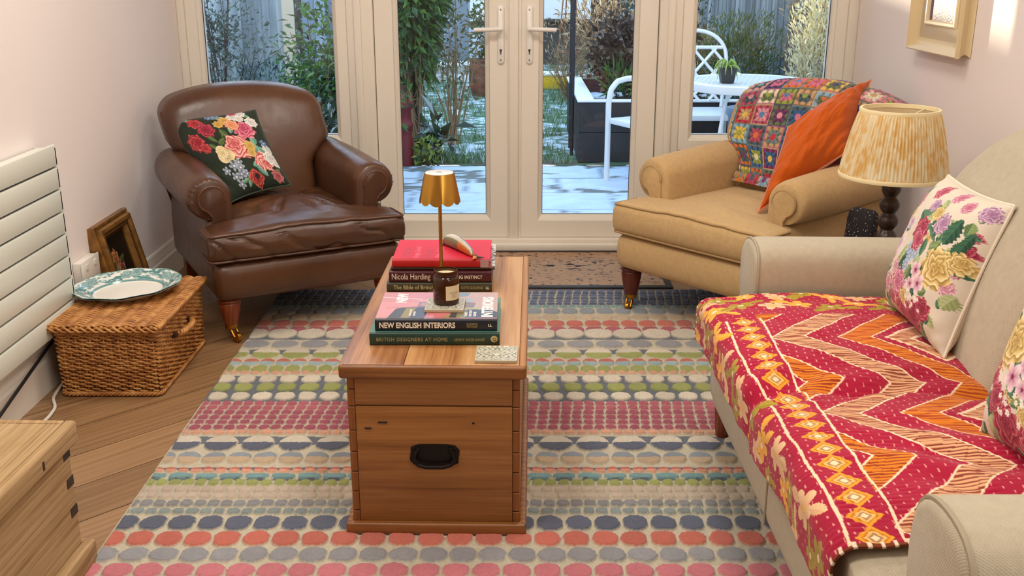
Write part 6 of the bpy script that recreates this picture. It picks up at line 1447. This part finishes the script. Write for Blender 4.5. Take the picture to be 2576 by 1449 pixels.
# --- raised bed with snow on its rim
def bed():
    x0, x1, y0, y1, h = .46, 2.05, 7.2, 8.7, .42; m = plain('black_stained_timber', (26, 32, 36), .6, var=(5, (40, 46, 50), .4, .7)); sn = plain('snow_cap', (238, 242, 248), .6, bmp=(30, .3, .01))
    t = thing('raised_bed', 'black timber raised bed with snow lying on its rim', 'planter', ((x0+x1)/2, y0, PZ)); w, d = (x1-x0)/2, y1-y0
    for k in range(2): G().box(-w, w, 0, .04, k*.21+.002, (k+1)*.21-.002, .003, 1).ob('front_board', m, t, angle=30); G().box(-w, -w+.04, .04, d, k*.21+.002, (k+1)*.21-.002, .003, 1).ob('side_board', m, t, angle=30)
    G().box(w-.04, w, .04, d, 0, h).ob('side_board', m, t, smooth=False); G().box(-w, w, d-.04, d, 0, h).ob('back_board', m, t, smooth=False)
    s_ = G(); s_.box(-w-.01, w+.01, -.012, .05, h, h+.016, .006, 2); s_.box(-w-.01, -w+.11, -.0, d, h, h+.018, .006, 2); s_.ob('snow_rim', sn, t)
    nx = 60; U, V = uvgrid(nx, nx); n = vnoise(U*8, V*8, 3, 3); p = Paint(U, V, (56, 48, 42)); p.c[n > .12] = lin((220, 228, 236)); g = G(); g.grid(np.stack([-w+.04+U*(2*w-.08), .04+V*(d-.08), .30+.03*n], -1), p.c); g.ob('soil', attrmat('snowy_soil', .9, .1), t, angle=180)
bed()
# --- white metal garden furniture
m_gw = plain('white_painted_metal', (232, 234, 234), .35)
def gtable():
    t = thing('garden_table', 'round white metal garden table with pierced top', 'table', (1.40, 6.25, PZ)); R, h = .375, .672
    g = G(); nx = 150; u = np.linspace(-R, R, nx); U, V = np.meshgrid(u, u, indexing='ij'); rr = np.hypot(U, V); ca = math.cos(.5); sa = math.sin(.5); a = (U*ca+V*sa)/.042; b = (-U*sa+V*ca)/.042
    hole = (np.abs(a % 1-.5) < .22) & (np.abs(b % 1-.5) < .22) & (rr < R-.06); keep = (rr < R-.03) & ~hole; I = np.arange(nx*nx).reshape(nx, nx)
    kf = keep[:-1, :-1] & keep[1:, :-1] & keep[1:, 1:] & keep[:-1, 1:]; q = np.stack([I[:-1, :-1], I[1:, :-1], I[1:, 1:], I[:-1, 1:]], -1)[kf]; ids = np.unique(q); mp_ = -np.ones(nx*nx, int); mp_[ids] = np.arange(len(ids)); P = np.stack([U, V, np.full(U.shape, h)], -1).reshape(-1, 3)[ids]
    g.add(P, mp_[q].tolist()); o = g.ob('table_top', m_gw, t, smooth=False); md = o.modifiers.new('thick', 'SOLIDIFY'); md.thickness = .008; md.offset = -1
    G().lathe([(R-.05, h-.008), (R-.04, h+.001), (R-.01, h+.003), (R, h-.004), (R+.002, h-.022), (R-.004, h-.046), (R-.02, h-.05), (R-.03, h-.02), (R-.05, h-.008)], 72, caps=False).ob('rim', m_gw, t, angle=40)
    for k in range(4):
        an = k*PI/2+.55; c, s_ = math.cos(an), math.sin(an); pts = [(.10*c, .10*s_, h-.05), (.17*c, .17*s_, h-.12), (.20*c, .20*s_, h*.55), (.19*c, .19*s_, .2), (.28*c, .28*s_, .02), (.31*c, .31*s_, .0125)]; G().tube(loopy(pts, False, 30), .0105, 10).ob('leg', m_gw, t)
    p_ = thing('plant_pot', 'small black pot with green blades on the garden table', 'pot', (1.245, 6.10, PZ+h+.003)); G().loft([[(-.034, -.034, 0), (.034, -.034, 0), (.034, .034, 0), (-.034, .034, 0)], [(-.047, -.047, .085), (.047, -.047, .085), (.047, .047, .085), (-.047, .047, .085)]]).ob('pot', plain('black_plastic', (40, 44, 44), .5), p_, smooth=False)
    rg = np.random.default_rng(4); n = 26; L = G()
    for k in range(n):
        a = rg.uniform(0, 2*PI); l = rg.uniform(.03, .085); hgt = rg.uniform(.005, .055); pts = [(0, 0, .08), (.3*l*math.cos(a), .3*l*math.sin(a), .085+hgt), (.75*l*math.cos(a), .75*l*math.sin(a), .085+hgt*.7), (l*math.cos(a), l*math.sin(a), .085-rg.uniform(0, .07))]; L.tube(loopy(pts, False, 8), [.003, .004, .0042, .004, .0035, .003, .002, .001], 5)
    L.ob('leaves', plain('pale_green_blade', (150, 176, 84), .45), p_)
gtable()
def gchair(label, x, y, rot, d=.42, lean=.22, w=.235):
    # faces local -y; arms loop from front leg to back
    t = thing('garden_chair', label, 'chair', (x, y, PZ), rot, group='white metal garden chairs'); sh = .40
    for sx in (-1, 1):
        a = [(sx*w, 0, 0), (sx*w, 0.0, .30), (sx*w, .0, .50), (sx*w, .015, .575), (sx*w, .06, .625), (sx*w, .14, .64), (sx*w, d*.72, .635), (sx*w, d+.02, .625)]
        G().tube(loopy(a, False, 40), .018, 10).ob('arm', m_gw, t)
        G().tube([(sx*(w-.02), d, sh), (sx*(w-.01), d+.05, 0)], .0145, 10).ob('rear_leg', m_gw, t)
    G().box(-w, w, .0, d, sh-.035, sh, .008, 2).ob('seat', m_gw, t)
    # back: rounded outline with a lattice of flat bars
    out = []
    for k in range(33): a = PI*k/32; out.append((.215*math.cos(a)*(1.0), 0, .70+.20*math.sin(a)**.8))
    out = [(.185, -.03, sh)]+out+[(-.185, -.03, sh)]; P = np.array(out); tilt = lambda q: np.c_[q[:, 0], d+.0+(q[:, 2]-sh)*lean, q[:, 2]]
    P = tilt(P); bo = G().tube(P, .013, 10).ob('back_frame', m_gw, t)
    lt = G()
    def inside(x, z): return abs(x) < (.18+.035*min(1, (z-sh)/.3)) and z < .70+.20*math.sqrt(max(0, 1-(x/.215)**2))-.01 and z > sh+.03
    for s_ in (-1, 1):
        for c in np.arange(-.75, .8, .145):
            seg = [(x, sh+.25+s_*(x*1.1)+c) for x in np.linspace(-.215, .215, 60)]; seg = [q for q in seg if inside(*q) and q[1] < .80]
            if len(seg) > 3: q = tilt(np.array([(a, 0, b) for a, b in (seg[0], seg[-1])])); lt.tube(q, .0105, 6)
    q = tilt(np.array([(x, 0, .79) for x in np.linspace(-.19, .19, 5)])); lt.tube(q, .012, 8); lt.ob('lattice', m_gw, bo)
gchair('white metal garden chair with a lattice back behind the round table', 1.24, 6.70, 0.0)
gchair('white metal garden chair in front of the black raised bed', .711, 6.41, math.radians(-62), .30, .06, .215)
# ================================================================== light and camera
def area(name, loc, rot, sx, sy, power, col, spread=PI):
    l = bpy.data.lights.new(name, 'AREA'); l.shape = 'RECTANGLE'; l.size = sx; l.size_y = sy; l.energy = power; l.color = col
    o = bpy.data.objects.new(name, l); COL.objects.link(o); o.location = loc; o.rotation_euler = rot; return o
# added fill from the right that brightens the left wall, and the ceiling lights
area('right_fill_light', (1.38, .1, 1.6), (PI/2, 0, math.radians(62)), 1.4, 1.2, 22, (1.0, .93, .84))
for i, (x, y, e) in enumerate(((-.8, 1.6, 16), (.35, 1.6, 14), (-.7, 3.1, 15), (.45, 3.1, 12))):
    area('ceiling_light', (x, y, ZC-.03), (0, 0, 0), .5, .5, e, (1.0, .93, .83))
sun = bpy.data.lights.new('sun', 'SUN'); sun.energy = 9.0; sun.angle = math.radians(.6); sun.color = (1.0, .86, .64)
so = bpy.data.objects.new('sun', sun); COL.objects.link(so)
so.rotation_euler = Vector((.414, -.910, -.080)).to_track_quat('-Z', 'Y').to_euler()
w = bpy.data.worlds.new('sky'); SC.world = w; w.use_nodes = True; nt = w.node_tree; bg = nt.nodes['Background']
tc = nt.nodes.new('ShaderNodeTexCoord'); sp = nt.nodes.new('ShaderNodeSeparateXYZ'); r = ramp(nt, [(0.0, (236, 240, 244)), (.25, (200, 220, 240)), (1.0, (150, 190, 232))])
nt.links.new(tc.outputs['Generated'], sp.inputs[0]); nt.links.new(sp.outputs['Z'], r.inputs[0]); nt.links.new(r.outputs[0], bg.inputs['Color'])
bg.inputs['Strength'].default_value = 3.4
cam = bpy.data.cameras.new('camera'); co = bpy.data.objects.new('camera', cam); COL.objects.link(co)
cam.sensor_width = 36.0; cam.lens = 36.0*2611/2576; cam.clip_start = .05; cam.clip_end = 200
co.location = (0, 0, 1.3); co.rotation_euler = (PI/2-math.radians(17.5), 0, 0); SC.camera = co
SC.view_settings.view_transform = 'Standard'; SC.view_settings.look = 'None'; SC.view_settings.gamma = 1.0
SC.view_settings.exposure = 0.0; SC.view_settings.use_curve_mapping = False
SC.cycles.use_denoising = True
SC.cycles.max_bounces = 8; SC.cycles.transparent_max_bounces = 16; SC.cycles.sample_clamp_indirect = 4.0
